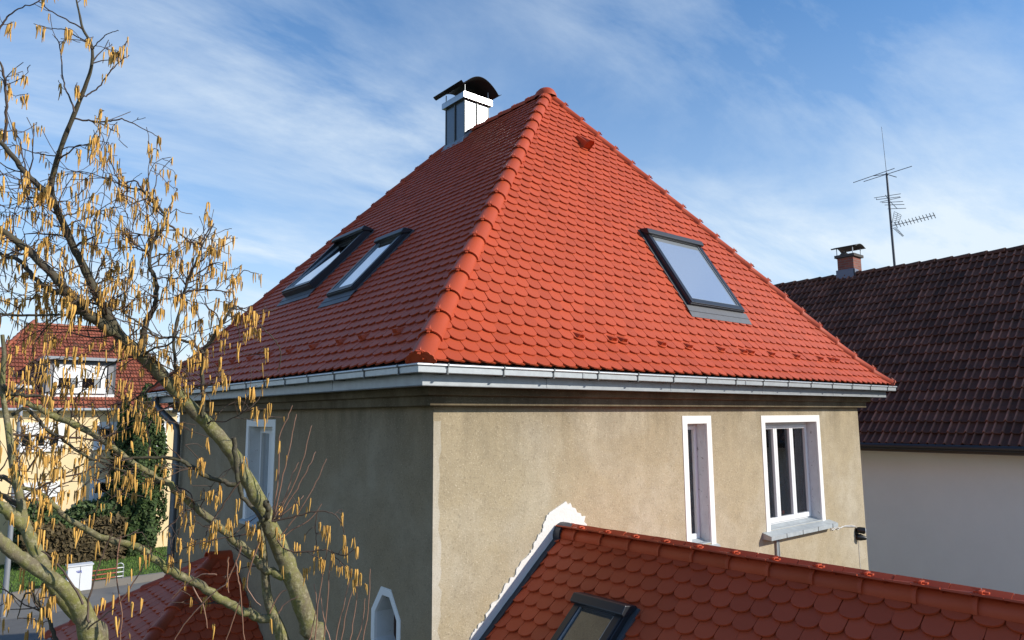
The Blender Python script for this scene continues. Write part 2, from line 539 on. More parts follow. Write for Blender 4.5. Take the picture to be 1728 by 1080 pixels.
def hip_tile_mesh(name, material, L=0.43, r0=0.114, r1=0.101, squash=0.84, seg=12, th=0.012):
    """half-round tapered tile along +y, wide end at y=0, open below; collar at the wide end"""
    mb = MB()
    prof = [(0.0, r0 + 0.005), (0.03, r0 + 0.005), (0.034, r0), (L, r1)]
    vs = []
    for y, r in prof:
        for k in range(seg + 1):
            a = math.pi * (-0.06 + 1.12 * k / seg)
            vs.append((r * math.cos(a), y, r * squash * math.sin(a)))
    fs = []
    n = seg + 1
    for i in range(len(prof) - 1):
        for k in range(seg):
            fs.append((i * n + k, (i + 1) * n + k, (i + 1) * n + k + 1, i * n + k + 1))
    mb.add(vs, fs, True)
    # rim (thickness) at the wide end and a dark inside
    rim = []
    for rr in (r0 + 0.005, r0 - th):
        for k in range(seg + 1):
            a = math.pi * (-0.06 + 1.12 * k / seg)
            rim.append((rr * math.cos(a), 0.0, rr * squash * math.sin(a)))
    for k in range(seg + 1):
        a = math.pi * (-0.06 + 1.12 * k / seg)
        rim.append(((r1 - th) * math.cos(a), L, (r1 - th) * squash * math.sin(a)))
    mb.add(rim, [(k, k + 1, n + k + 1, n + k) for k in range(seg)] + [(n + k, n + k + 1, 2 * n + k + 1, 2 * n + k) for k in range(seg)])
    me = bpy.data.meshes.new(name); me.from_pydata(mb.v, [], mb.f)
    me.polygons.foreach_set('use_smooth', mb.sm)
    me.materials.append(material); me.update()
    return me
def clip_mesh(name, material, r=0.114):
    mb = MB()
    z = r * 0.84 + 0.004
    mb.box(-0.013, 0.013, -0.045, 0.045, z - 0.004, z + 0.008)
    mb.box(-0.030, 0.030, -0.012, 0.008, z - 0.004, z + 0.014)
    mb.add([(-0.010, 0.012, z), (0.010, 0.012, z), (0.0, 0.065, z + 0.026), (0.0, 0.012, z + 0.02)], [(0, 1, 2), (0, 2, 3), (1, 3, 2)])
    me = bpy.data.meshes.new(name); me.from_pydata(mb.v, [], mb.f); me.materials.append(material); me.update()
    return me
def lay_hip(path, nrm, parent, mesh, clip, ex=0.39, name='hip_tile', lift=0.0, skip_last=0.0):
    """path: list of points going up; tiles from bottom to top"""
    path = [Vector(p) for p in path]
    seg = [0]
    for a, b in zip(path, path[1:]): seg.append(seg[-1] + (b - a).length)
    def P(s):
        s = max(0, s)
        for i in range(len(path) - 1):
            if s <= seg[i + 1] or i == len(path) - 2:
                return path[i].lerp(path[i + 1], (s - seg[i]) / (seg[i + 1] - seg[i]))
    s = 0.0
    first = True
    while s < seg[-1] - skip_last:
        a, b = P(s), P(s + 0.40)
        y = (b - a).normalized()
        n = (nrm - y * nrm.dot(y)).normalized()
        x = y.cross(n)
        # wide end rides on top of the tile below
        tilt = 0.026
        y2 = y * math.cos(tilt) - n * math.sin(tilt); n2 = n * math.cos(tilt) + y * math.sin(tilt)
        jr = random.gauss(0, 0.01)
        x2 = x * math.cos(jr) + n2 * math.sin(jr); n3 = n2 * math.cos(jr) - x * math.sin(jr)
        o = a + n * (lift + 0.012)
        Mx = Matrix(((x2.x, y2.x, n3.x, o.x), (x2.y, y2.y, n3.y, o.y), (x2.z, y2.z, n3.z, o.z), (0, 0, 0, 1)))
        h = link(name, mesh, parent); h.matrix_basis = Mx
        if clip is not None and not first:
            c = link('tile_clip', clip, h)
        elif clip is not None:
            c = link('tile_clip', clip, h)
        first = False
        s += ex

# ================================================================== main house
L, MD, GZ = 9.61, 9.383, 6.8
house = thing('house', 'old beige roughcast house under a steep new red plain-tile hip roof, in the middle', 'house', (L / 2, MD / 2, 0))
KR, KL, KB = 1.532, 1.0915, 1.792
ZB = 0.7
def dstr(k, z): return 0.343 + (z - 0.268) / k
DEL = {KR: dstr(KR, 0) - 0.05, KL: dstr(KL, 0) - 0.05, KB: dstr(KB, 0) - 0.05}
def dcur(k, z):
    d = dstr(k, z)
    if z < ZB: d -= DEL[k] * ((ZB - z) / ZB) ** 2
    return d
ZR = 0.268 + (L / 2 - 0.343) * KL       # ridge height of the tile plane above gutter
def make_prof(k, zmax):
    zs = np.concatenate([np.linspace(0.0, ZB, 60), np.linspace(ZB, zmax + 0.6, 40)[1:]])
    ds = np.array([dcur(k, z) for z in zs])
    ss = np.concatenate([[0], np.cumsum(np.hypot(np.diff(zs), np.diff(ds)))])
    def prof(s): return float(np.interp(s, ss, ds)), float(np.interp(s, ss, zs)) + GZ
    def s_of_z(z): return float(np.interp(z - GZ, zs, ss))
    return prof, s_of_z
profR, sR = make_prof(KR, ZR); profL, sL = make_prof(KL, ZR); profB, sB = make_prof(KB, ZR)
AY = dcur(KR, ZR); BY = MD - dcur(KB, ZR)
APEX = Vector((L / 2, AY, GZ + ZR)); RIDGE_END = Vector((L / 2, BY, GZ + ZR))

# roof deck under the tiles
def ringpts(z):
    a, b, c = dcur(KL, z), dcur(KR, z), dcur(KB, z)
    return [Vector((a, b, z + GZ)), Vector((L - a, b, z + GZ)), Vector((L - a, MD - c, z + GZ)), Vector((a, MD - c, z + GZ))]
mb = MB(); prev = None
for z in [0.0, 0.15, 0.3, 0.5, 0.7, ZR - 0.0005]:
    q = [p - Z_ * 0.012 for p in ringpts(z)]
    if prev:
        for i in range(4):
            j = (i + 1) % 4
            mb.add([prev[i], prev[j], q[j], q[i]], [(0, 1, 2, 3)])
    prev = q
roof = mb.build('roof', M_deck, house)

tile_me = make_tile_mesh('clay_tile', M_tile)
bump_me = make_bump_tile_mesh('snow_guard_tile', M_tile)
fld = Field()
SW = {}      # skylight rectangles in (u, s)
skyR = (4.92, 6.26, sR(7.82), sR(9.03))
skyL1 = (-6.57, -5.43, sL(8.33), sL(9.42))
skyL2 = (-4.23, -3.45, sL(7.99), sL(8.93))
def ulR(s):
    d, z = profR(s); a = dcur(KL, min(z - GZ, ZR)); return a, L - a
def ulL(s):
    d, z = profL(s); z = min(z - GZ, ZR); return -(MD - dcur(KB, z)), -dcur(KR, z)
def ulE(s):
    d, z = profL(s); z = min(z - GZ, ZR); return dcur(KR, z), MD - dcur(KB, z)
def ulB(s):
    d, z = profB(s); a = dcur(KL, min(z - GZ, ZR)); return -(L - a), -a
def shrink(h): return [(h[0] + 0.03, h[1] - 0.03, h[2] - 0.02, h[3] - 0.02)]
bumpsR = [(u, 3) for u in (1.50, 2.22, 2.94, 3.66, 4.20, 4.92, 5.64, 6.18, 6.90, 7.62, 8.16)]
bumpsL = [(-u, 3) for u in (0.99, 1.71, 2.25, 2.97, 3.69, 4.41, 5.13, 5.85, 6.57, 7.29, 8.01)]
CHX0, CHX1, CHY0, CHY1 = 4.57, 5.15, 5.64, 6.29
rowsR = int(sR(GZ + ZR) / 0.15); rowsL = int(sL(GZ + ZR) / 0.15); rowsB = int(sB(GZ + ZR) / 0.15)
fld.lay(profR, sR, lambda u, d, z: Vector((u, d, z)), X_, Y_, ulR, rowsR, holes=shrink(skyR), bumps=bumpsR, u0=0.06)
fld.lay(profL, sL, lambda u, d, z: Vector((d, -u, z)), -Y_, X_, ulL, rowsL, holes=shrink(skyL1) + shrink(skyL2) + [(-6.24, -5.69, sL(11.70), 99)], bumps=bumpsL, u0=0.0)
fld.lay(profL, sL, lambda u, d, z: Vector((L - d, u, z)), Y_, -X_, ulE, rowsL, holes=[(5.69, 6.24, sL(11.55), 99)], u0=0.0, seen=False)
fld.lay(profB, sB, lambda u, d, z: Vector((-u, MD - d, z)), -X_, -Y_, ulB, rowsB, u0=0.0, seen=False)
fld.build(roof, tile_me, bump_me, M_tile, 300)

hip_me = hip_tile_mesh('hip_tile', M_tile)
clp_me = clip_mesh('tile_clip', M_tile)
def hip_path(i):
    return [ringpts(z)[i] + Z_ * 0.01 for z in list(np.linspace(0.01, ZB, 8)) + [ZR]]
nR = Vector((0, -KR, 1)).normalized(); nL = Vector((-KL, 0, 1)).normalized(); nB = Vector((0, KB, 1)).normalized(); nE = Vector((KL, 0, 1)).normalized()
for i, nn in enumerate((nR + nL, nR + nE, nB + nE, nB + nL)):
    lay_hip(hip_path(i), nn.normalized(), roof, hip_me, clp_me if i in (0, 1, 3) else None, lift=-0.02, skip_last=0.25)
lay_hip([RIDGE_END + Y_ * 0.0, APEX], Z_, roof, hip_me, clp_me, name='ridge_tile', lift=-0.01, skip_last=0.3)
# apex cap: three-way dome
mb = MB(); vs = []; rings = 6; sg = 14
for i in range(rings):
    a = math.pi / 2 * i / (rings - 1)
    for k in range(sg):
        b = 2 * math.pi * k / sg
        vs.append(APEX + Vector((0.19 * math.cos(a) * math.cos(b), 0.22 * math.cos(a) * math.sin(b) + 0.03, -0.06 + 0.19 * math.sin(a))))
mb.add(vs, [(i * sg + k, i * sg + (k + 1) % sg, (i + 1) * sg + (k + 1) % sg, (i + 1) * sg + k) for i in range(rings - 1) for k in range(sg)], True)
mb.build('apex_cap', M_tile, roof)
# scalloped closing plates at the hip feet
for i in (0, 1, 3):
    q0, q1 = ringpts(0.012)[i], ringpts(0.45)[i]
    axh = (q1 - q0).normalized(); dv = -axh
    sd = axh.cross(Z_).normalized(); uv_ = sd.cross(axh).normalized()
    p0 = q0 + axh * 0.02
    poly = []
    for k in range(25):
        a = math.pi * k / 24
        r = 0.135 + 0.010 * abs(math.sin(k * math.pi / 3))
        poly.append(p0 + sd * r * math.cos(a) + uv_ * (r * 0.95 * math.sin(a) - 0.02))
    MB().extrude(poly, dv * 0.012).build('hip_end_plate', M_tile, roof)

# roof vent hood high on the right-hand slope
def frame_on(face, u, s):
    prof, Wf, ax, inw = face
    d, z = prof(s); d2, z2 = prof(s + 0.05)
    up = (inw * (d2 - d) + Z_ * (z2 - z)).normalized()
    return Wf(u, d, z), ax, up, ax.cross(up).normalized()
FR = (profR, lambda u, d, z: Vector((u, d, z)), X_, Y_)
FL = (profL, lambda u, d, z: Vector((d, -u, z)), -Y_, X_)
o, ax, up, n = frame_on(FR, 4.87, sR(10.66))
mb = MB()
w = 0.075
sec = [(-w, 0.0), (-w, 0.15), (-0.045, 0.195), (0.045, 0.195), (w, 0.15), (w, 0.0)]
front = [o + ax * x + n * (y + 0.03) for x, y in sec]
back = [o + up * 0.30 + ax * x * 0.95 + n * (y * 0.35 + 0.03) for x, y in sec]
mb.add(front + back, [(i, i + 1, 7 + i, 6 + i) for i in range(5)])
mb.add([p - up * (-0.02) for p in front], [tuple(range(6))])
vent = mb.build('roof_vent', M_tile, roof)
MB().obox(o, ax, up, n, (-w - 0.012, w + 0.012), (-0.03, 0.012), (0.15, 0.175)).build('vent_lip', M_tile, vent) if False else None

# ------------------------------------------------------------------ skylights
def skylight(face, rect, parent, open_deg=0.0, raise_=0.03, hh=0.085, label=None, glass=None):
    u0, u1, s0, s1 = rect
    o, ax, up, n = frame_on(face, u0, s0)
    w, h = u1 - u0, s1 - s0
    mb = MB()
    b = 0.055
    for xr, yr in (((0, b), (0, h)), ((w - b, w), (0, h)), ((b, w - b), (0, b)), ((b, w - b), (h - b, h))):
        mb.obox(o, ax, up, n, xr, yr, (-0.01, raise_ + hh))
    fr = mb.build('skylight', M_frame, parent, bevel=0.006)
    if label: fr['label'] = label
    # lining well, dark below the pane
    MB().obox(o, ax, up, n, (b, w - b), (b, h - b), (0.048, 0.052)).build('lining', M_dark, fr)
    # sash
    R = Matrix.Rotation(rad(open_deg), 3, ax)
    up2, n2 = R @ up, R @ n
    o2 = o + n * (raise_ + hh * (0.55 if open_deg == 0 else 0.8))
    mb = MB(); e = 0.012; sb = 0.085
    t0, t1 = 0.0, 0.055
    for xr, yr in (((e, sb), (e, h - e)), ((w - sb, w - e), (e, h - e)), ((sb, w - sb), (e, sb + 0.01)), ((sb, w - sb), (h - sb - 0.02, h - e))):
        mb.obox(o2, ax, up2, n2, xr, yr, (t0, t1))
    mb.build('sash', M_frame, fr, bevel=0.005)
    mb = MB()
    g = 0.012
    for xr, yr in (((sb, sb + g), (sb, h - sb)), ((w - sb - g, w - sb), (sb, h - sb)), ((sb + g, w - sb - g), (sb + 0.01, sb + 0.022)), ):
        mb.obox(o2, ax, up2, n2, xr, yr, (t0, 0.046))
    mb.build('glazing_bead', M_zincw, fr)
    MB().obox(o2, ax, up2, n2, (sb - 0.01, w - sb + 0.01), (sb - 0.01, h - sb - 0.01), (0.022, 0.03)).build('pane', glass or M_glass_roof, fr)
    # hood along the top
    mb = MB()
    sec = [(h - 0.10, raise_ + hh + 0.02), (h - 0.10, raise_ + hh + 0.055), (h - 0.02, raise_ + hh + 0.07), (h + 0.07, raise_ + 0.05), (h + 0.07, raise_ - 0.0)]
    mb.extrude([o + ax * -0.02 + up * y + n * z for y, z in sec], ax * (w + 0.04))
    mb.build('hood', M_frame, fr, bevel=0.008)
    # flashings: apron below, gutters at the sides
    mb = MB()
    mb.extrude([o - ax * 0.07 - up * 0.20 + n * 0.052, o - ax * 0.07 - up * 0.20 + n * 0.058, o - ax * 0.07 + up * 0.0 + n * 0.075, o - ax * 0.07 + up * 0.0 + n * 0.066], ax * (w + 0.14))
    mb.obox(o, ax, up, n, (-0.07, w + 0.07), (-0.105, -0.095), (0.06, 0.072))
    mb.obox(o, ax, up, n, (-0.05, -0.002), (0, h + 0.06), (0.03, 0.062))
    mb.obox(o, ax, up, n, (w + 0.002, w + 0.05), (0, h + 0.06), (0.03, 0.062))
    mb.build('flashing', M_lead, fr)
    return fr
skylight(FR, skyR, roof, glass=M_glass_milky, label='wide roof window on the sunlit slope')
skylight(FL, skyL1, roof, open_deg=-3.6, hh=0.135, label='roof window tilted open')
skylight(FL, skyL2, roof, label='narrow closed roof window')

# ------------------------------------------------------------------ chimney in standing-seam sheet metal
mb = MB().box(CHX0, CHX1, CHY0, CHY1, 11.0, 12.56)
chim = mb.build('chimney', M_steel, house)
mb = MB()
e = 0.012
for x in (CHX0, CHX1):
    for y in (CHY0, CHY1):
        mb.box(x - e, x + e, y - e, y + e, 11.2, 12.548)
xm, ym = (CHX0 + CHX1) / 2, (CHY0 + CHY1) / 2
for y in (CHY0 - 0.011, CHY1 + 0.011): mb.box(xm - 0.012, xm + 0.012, y - 0.012, y + 0.012, 11.2, 12.547)
for x in (CHX0 - 0.011, CHX1 + 0.011): mb.box(x - 0.012, x + 0.012, ym - 0.012, ym + 0.012, 11.2, 12.547)
mb.build('standing_seam', M_seam_shade, chim)
mb = MB().box(CHX0 - 0.065, CHX1 + 0.065, CHY0 - 0.065, CHY1 + 0.065, 12.565, 12.685)
mb.build('top_band', mat('band_steel', (0.42, 0.43, 0.44), 0.33, metal=0.9), chim)
mb = MB()
for x in (CHX0 + 0.0, CHX1 - 0.0):
    for y in (CHY0 + 0.0, CHY1 - 0.0):
        mb.tube([(x, y, 12.68), (x, y, 12.86)], 0.010, 6)
mb.build('cap_post', M_zinc, chim)
# curved cowl: barrel arching across X with upturned lips, ridge along Y
def cowl(x0, x1, y0, y1, zb, rise, th=0.012, seg=20, lip=0.05):
    prof = []
    for k in range(seg + 1):
        t = k / seg
        prof.append((x0 + (x1 - x0) * t, zb + rise * math.sin(math.pi * t) ** 0.85))
    prof = [(x0 - lip, zb + lip * 0.55), (x0 - lip * 0.4, zb + 0.004)] + prof + [(x1 + lip * 0.4, zb + 0.004), (x1 + lip, zb + lip * 0.45)]
    up_ = prof; lo = [(x, z - th) for x, z in prof][::-1]
    poly = [Vector((x, y0, z)) for x, z in up_ + lo]
    n = len(prof)
    mb = MB()
    vs = []
    for y in (y0, y1):
        vs += [(x, y, z) for x, z in prof]; vs += [(x, y, z - th) for x, z in prof]
    fs = []
    for i in range(n - 1):
        fs += [(i, 2 * n + i, 2 * n + i + 1, i + 1), (n + i, n + i + 1, 3 * n + i + 1, 3 * n + i), (i, i + 1, n + i + 1, n + i), (2 * n + i, 3 * n + i, 3 * n + i + 1, 2 * n + i + 1)]
    mb.add(vs, fs, True)
    return mb
cowl(CHX0 - 0.13, CHX1 + 0.14, CHY0 - 0.17, CHY1 + 0.17, 12.79, 0.25, lip=0.075).build('cowl', M_blackmetal, chim)
# base flashing following the slope
mb = MB()
def zroof(x): return GZ + 0.268 + (x - 0.343) * KL
mb.add([(CHX0 - 0.10, CHY0 - 0.05, zroof(CHX0 - 0.10) + 0.05), (CHX0 - 0.10, CHY1 + 0.05, zroof(CHX0 - 0.10) + 0.05), (CHX0 + 0.0, CHY1 + 0.05, zroof(CHX0) + 0.12), (CHX0 + 0.0, CHY0 - 0.05, zroof(CHX0) + 0.12)], [(0, 3, 2, 1)])
mb.extrude([(CHX0 - 0.10, CHY0 - 0.02, zroof(CHX0 - 0.10) + 0.02), (CHX0 - 0.06, CHY0 - 0.02, zroof(CHX0) + 0.08), (4.80, CHY0 - 0.02, zroof(4.80) + 0.10), (4.80, CHY0 - 0.02, zroof(4.80) - 0.02)], (0, -0.03, 0))
mb.build('base_flashing', M_zincw, chim)

# ------------------------------------------------------------------ eaves: gutter, fascia, cornice as mitred rings
def ring(name, prof, m, parent, smooth=False, inset=0.0):
    mb = MB(); n = len(prof)
    cor = lambda d, z: [(d, d, z), (L - d, d, z), (L - d, MD - d, z), (d, MD - d, z)]
    vs = [p for d, z in prof for p in cor(d, z)]
    fs = []
    for i in range(n - 1):
        for k in range(4):
            k2 = (k + 1) % 4
            fs.append((i * 4 + k, i * 4 + k2, (i + 1) * 4 + k2, (i + 1) * 4 + k))
    mb.add(vs, fs, smooth)
    return mb.build(name, m, parent)
bead = [(0.0 + 0.013 * math.sin(a) * 1.0 - 0.002, 6.79 + 0.013 * math.cos(a)) for a in np.linspace(math.pi * 0.5, -math.pi * 1.2, 10)]
gut = ring('gutter', [(0.105, 6.80), (0.105, 6.735), (0.10, 6.728), (0.012, 6.72), (0.006, 6.726), (0.004, 6.776), (-0.006, 6.78), (-0.013, 6.788), (-0.012, 6.797), (-0.003, 6.803), (0.008, 6.80), (0.010, 6.792), (0.010, 6.735), (0.09, 6.74), (0.10, 6.80)][::-1], M_zinc, house)
br = MB().box(-0.006, 0.006, -0.004, 0.006, 6.718, 6.782)
br.box(-0.008, 0.008, -0.018, -0.003, 6.776, 6.808).box(-0.012, 0.012, -0.004, 0.12, 6.712, 6.7195)
bme = br.build('gutter_bracket', M_seam_shade, gut)
first = True
def bracket(Mx):
    global first
    if first: o = bme; first = False
    else: o = link('gutter_bracket', bme.data, gut)
    o.matrix_basis = Mx
for k in range(15): bracket(Matrix.Translation((0.307 + 0.64 * k, 0, 0)))
for k in range(15):
    y = 0.328 + 0.64 * k
    if y < MD - 0.1: bracket(Matrix.Translation((0, y, 0)) @ Matrix.Rotation(-math.pi / 2, 4, 'Z'))
# section joints of the gutter (soldered laps)
mb = MB()
for x in (2.0, 5.0, 8.0): mb.box(x, x + 0.03, -0.001, 0.006, 6.724, 6.778)
mb.build('gutter_lap', M_zincw, gut)
fas = ring('fascia', [(0.30, 6.618), (0.123, 6.612), (0.120, 6.616), (0.124, 6.622), (0.127, 6.81), (0.30, 6.82)], M_zincw, house)
mb = MB()
for x in (1.6, 3.6, 5.6, 7.6): mb.box(x, x + 0.025, 0.1215, 0.128, 6.624, 6.80)
for y in (1.9, 3.9, 5.9, 7.9): mb.box(0.1215, 0.128, y, y + 0.025, 6.624, 6.80)
mb.build('fascia_seam', M_zincw, fas)
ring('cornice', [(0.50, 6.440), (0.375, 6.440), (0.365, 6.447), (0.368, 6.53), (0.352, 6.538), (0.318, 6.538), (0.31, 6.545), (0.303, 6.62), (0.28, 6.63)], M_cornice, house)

# ------------------------------------------------------------------ walls with openings
WO = 0.471
def wall_sheet(mb, outer, holes, to3, flip=False):
    loops = [outer] + holes
    flat = [p for lp in loops for p in lp]
    tris = tessellate_polygon([[Vector((a, b, 0)) for a, b in lp] for lp in loops])
    vs = [to3(a, b) for a, b in flat]
    nref = None
    fs = []
    for t in tris:
        a, b, c = (vs[i] for i in t)
        fs.append(tuple(t))
    mb.add(vs, fs)
def rect(a0, a1, b0, b1): return [(a0, b0), (a1, b0), (a1, b1), (a0, b1)]
W1 = (4.355, 4.775, 4.70, 6.228); W2 = (6.195, 7.69, 4.70, 6.222); WL = (4.40, 5.30, 4.90, 6.215)
cy, hw = 1.292, 0.285
def octo(off):
    w_, t_ = hw - off, 0.095 - off * 0.35
    zt, zs, zs2, zb_ = 4.652 - off * 1.1, 4.40 - off * 0.25, 4.11 + off * 0.25, 3.858 + off * 1.1
    return [(cy - t_, zt), (cy + t_, zt), (cy + w_, zs), (cy + w_, zs2), (cy + t_, zb_), (cy - t_, zb_), (cy - w_, zs2), (cy - w_, zs)]
mb = MB()
wall_sheet(mb, rect(WO, L - WO, 0, 6.56), [rect(W1[0], W1[1], W1[2], W1[3]), rect(W2[0], W2[1], W2[2], W2[3])], lambda a, b: Vector((a, WO, b)))
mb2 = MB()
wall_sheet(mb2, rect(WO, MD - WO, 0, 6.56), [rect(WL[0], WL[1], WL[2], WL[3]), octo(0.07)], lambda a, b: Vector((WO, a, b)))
mb.add([(L - WO, WO, 0), (L - WO, MD - WO, 0), (L - WO, MD - WO, 6.56), (L - WO, WO, 6.56)], [(0, 1, 2, 3)])
mb.add([(L - WO, MD - WO, 0), (WO, MD - WO, 0), (WO, MD - WO, 6.56), (L - WO, MD - WO, 6.56)], [(0, 1, 2, 3)])
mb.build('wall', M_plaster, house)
mb2.build('wall', M_plaster_shade, house)['label'] = 'grey left-side wall, shade and grime in its colour'
MB().box(WO + 0.3, L - WO - 0.3, WO + 1.5, MD - WO - 0.3, 0.1, 6.5).build('interior', M_dark, house)
# paler patched edge strip at the front corner
mb = MB()
edge = [(WO + 0.0, 6.30)]
zz = 6.30; pts_r = []
while zz > 3.0:
    pts_r.append((WO + 0.075 + random.uniform(-0.02, 0.035), zz)); zz -= random.uniform(0.04, 0.14)
poly = [Vector((WO, WO - 0.0035, 6.30))] + [Vector((x, WO - 0.0035, z)) for x, z in pts_r] + [Vector((WO, WO - 0.0035, 3.0))]
mb.add(poly, [tuple(range(len(poly)))[::-1]])
M_patch = plaster_mat('pale_patched_plaster', (0.46, 0.41, 0.32), (0.36, 0.31, 0.22), (0.55, 0.51, 0.44), 0.25, 0.4)
mb.build('corner_patch', M_patch, house)

def window(opening, plane, surr=0.10, depth=0.165, sill=None, lights=1, label=None, curtain=(0, 1), surr_bottom=True):
    """plane 'R': a=x on y=WO facing -y; plane 'L': a=y on x=WO facing -x"""
    a0, a1, b0, b1 = opening
    if plane == 'R':
        O, A, B, Nn = Vector((0, WO, 0)), X_, Z_, -Y_
    else:
        O, A, B, Nn = Vector((WO, 0, 0)), Y_, Z_, -X_
    mb = MB()
    # surround band, 6 mm proud
    for ar, brr in (((a0 - surr, a0), (b0 - 0.04, b1 + surr)), ((a1, a1 + surr), (b0 - 0.04, b1 + surr)), ((a0, a1), (b1, b1 + surr))):
        mb.obox(O, A, B, Nn, ar, brr, (-0.02, 0.007))
    win = mb.build('window', M_white, house)
    if label: win['label'] = label
    mb = MB()
    t = 0.004
    mb.obox(O, A, B, Nn, (a0, a0 + t), (b0, b1), (-depth - 0.1, -0.021))
    mb.obox(O, A, B, Nn, (a1 - t, a1), (b0, b1), (-depth - 0.1, -0.021))
    mb.obox(O, A, B, Nn, (a0 + t, a1 - t), (b1 - t, b1), (-depth - 0.1, -0.021))
    mb.build('reveal', M_reveal, win)
    mb = MB()
    mb.obox(O, A, B, Nn, (a0 + t, a1 - t), (b0, b0 + 0.012), (-depth - 0.1, -0.0))
    mb.build('inner_sill', M_slate, win)
    # fixed frame
    f = 0.03 if lights == 1 else 0.045
    A0, A1, B0, B1 = a0 + t, a1 - t, b0 + 0.012, b1 - t
    mb = MB()
    zr = (-depth - 0.07, -depth)
    for ar, brr in (((A0, A0 + f), (B0, B1)), ((A1 - f, A1), (B0, B1)), ((A0 + f, A1 - f), (B0, B0 + f)), ((A0 + f, A1 - f), (B1 - f, B1))):
        mb.obox(O, A, B, Nn, ar, brr, zr)
    mb.build('frame', M_pvc, win, bevel=0.004)
    wl = (A1 - A0 - 2 * f) / lights
    for k in range(lights):
        s0 = A0 + f + wl * k + 0.002; s1 = s0 + wl - 0.004
        g = 0.045 if lights == 1 else 0.05
        mb = MB()
        zr2 = (-depth - 0.06, -depth + 0.018)
        q0, q1 = B0 + f + 0.002, B1 - f - 0.002
        for ar, brr in (((s0, s0 + g), (q0, q1)), ((s1 - g, s1), (q0, q1)), ((s0 + g, s1 - g), (q0, q0 + g + 0.02)), ((s0 + g, s1 - g), (q1 - g, q1))):
            mb.obox(O, A, B, Nn, ar, brr, zr2)
        sash = mb.build('sash', M_pvc, win, bevel=0.004)
        MB().obox(O, A, B, Nn, (s0 + g - 0.005, s1 - g + 0.005), (q0 + g, q1 - g + 0.005), (-depth - 0.03, -depth - 0.022)).build('pane', M_glass, win)
        if k in curtain:
            mb = MB(); n = 16; vs = []
            for i in range(n + 1):
                aa = s0 + g + (s1 - s0 - 2 * g) * i / n
                dd = -depth - 0.16 + 0.015 * math.sin(i * 1.9)
                vs += [O + A * aa + B * (q0) + Nn * dd, O + A * aa + B * q1 + Nn * dd]
            mb.add(vs, [(2 * i, 2 * i + 2, 2 * i + 3, 2 * i + 1) for i in range(n)], True)
            mb.build('curtain', M_curtain, win)
    if sill:
        x0, x1, zt, th, pr = sill
        mb = MB()
        sec = [(-0.15, zt + 0.085), (pr, zt), (pr, zt - th), (-0.0, zt - th + 0.005)]
        mb.extrude([O + A * x0 + Nn * q + B * z for q, z in sec], A * (x1 - x0))
        s_ = mb.build('sill', M_slate, win)
        mb = MB()
        for q in np.arange(x0 + 0.4, x1 - 0.1, 0.45):
            mb.obox(O, A, B, Nn, (q, q + 0.012), (zt - th - 0.002, zt + 0.006), (pr - 0.001, pr + 0.003))
        mb.build('sill_joint', M_lead, s_)
    return win
window(W1, 'R', sill=(4.25, 4.90, 4.66, 0.04, 0.05), label='tall narrow window beside the extension ridge')
window(W2, 'R', lights=3, sill=(5.98, 7.91, 4.655, 0.055, 0.14), curtain=(2,), label='three-light window with broad sill')
window(WL, 'L', lights=2, sill=(4.30, 5.42, 4.885, 0.04, 0.05), label='window on the shaded side')
# octagonal window
mb = MB(); po, pi_ = octo(0.0), octo(0.07)
ov = [Vector((WO - 0.007, a, b)) for a, b in po]; iv = [Vector((WO - 0.007, a, b)) for a, b in pi_]
ob = [p + X_ * 0.03 for p in ov]; ib = [p + X_ * 0.03 for p in iv]
for i in range(8):
    j = (i + 1) % 8
    mb.add([ov[i], ov[j], iv[j], iv[i]], [(0, 1, 2, 3)]); mb.add([ov[i], ov[j], ob[j], ob[i]], [(0, 3, 2, 1)]); mb.add([iv[i], iv[j], ib[j], ib[i]], [(0, 1, 2, 3)])
ow = mb.build('window', M_white, house); ow['label'] = 'elongated octagonal window near the house corner'
mb = MB()
for i in range(8):
    j = (i + 1) % 8
    mb.add([iv[i] + X_ * 0.03, iv[j] + X_ * 0.03, iv[j] + X_ * 0.26, iv[i] + X_ * 0.26], [(0, 1, 2, 3)])
mb.build('reveal', M_reveal, ow)
M_brownframe = mat('brown_wood_frame', (0.05, 0.022, 0.014), 0.5)
mb = MB(); p3 = octo(0.11)
a_ = [Vector((WO + 0.22, a, b)) for a, b in pi_]; b_ = [Vector((WO + 0.22, a, b)) for a, b in p3]
for i in range(8):
    j = (i + 1) % 8
    mb.add([a_[i], a_[j], b_[j], b_[i]], [(0, 1, 2, 3)]); mb.add([b_[i], b_[j], b_[j] + X_ * 0.04, b_[i] + X_ * 0.04], [(0, 1, 2, 3)])
mb.build('frame', M_brownframe, ow)
mb = MB(); mb.add([Vector((WO + 0.235, a, b)) for a, b in p3], [tuple(range(8))]); mb.build('pane', M_glass_far, ow)

# downpipe at the far left corner
mb = MB()
dpx, dpy = 0.37, 8.62
mb.tube([(0.06, 9.0, 6.74), (0.06, 9.0, 6.60), (0.10, 8.95, 6.52), (dpx - 0.04, dpy + 0.05, 6.22), (dpx, dpy, 6.12), (dpx, dpy, 0.2)], 0.062, 14)
dp = mb.build('downpipe', mat('dark_zinc_pipe', (0.13, 0.14, 0.15), 0.4, metal=0.4, nscale=6, namt=0.3), house)
mb = MB()
for z in (5.5, 3.6, 1.8): mb.tube([(dpx, dpy, z), (dpx, dpy, z + 0.04)], 0.068, 14)
mb.build('pipe_clamp', M_zincw, dp)

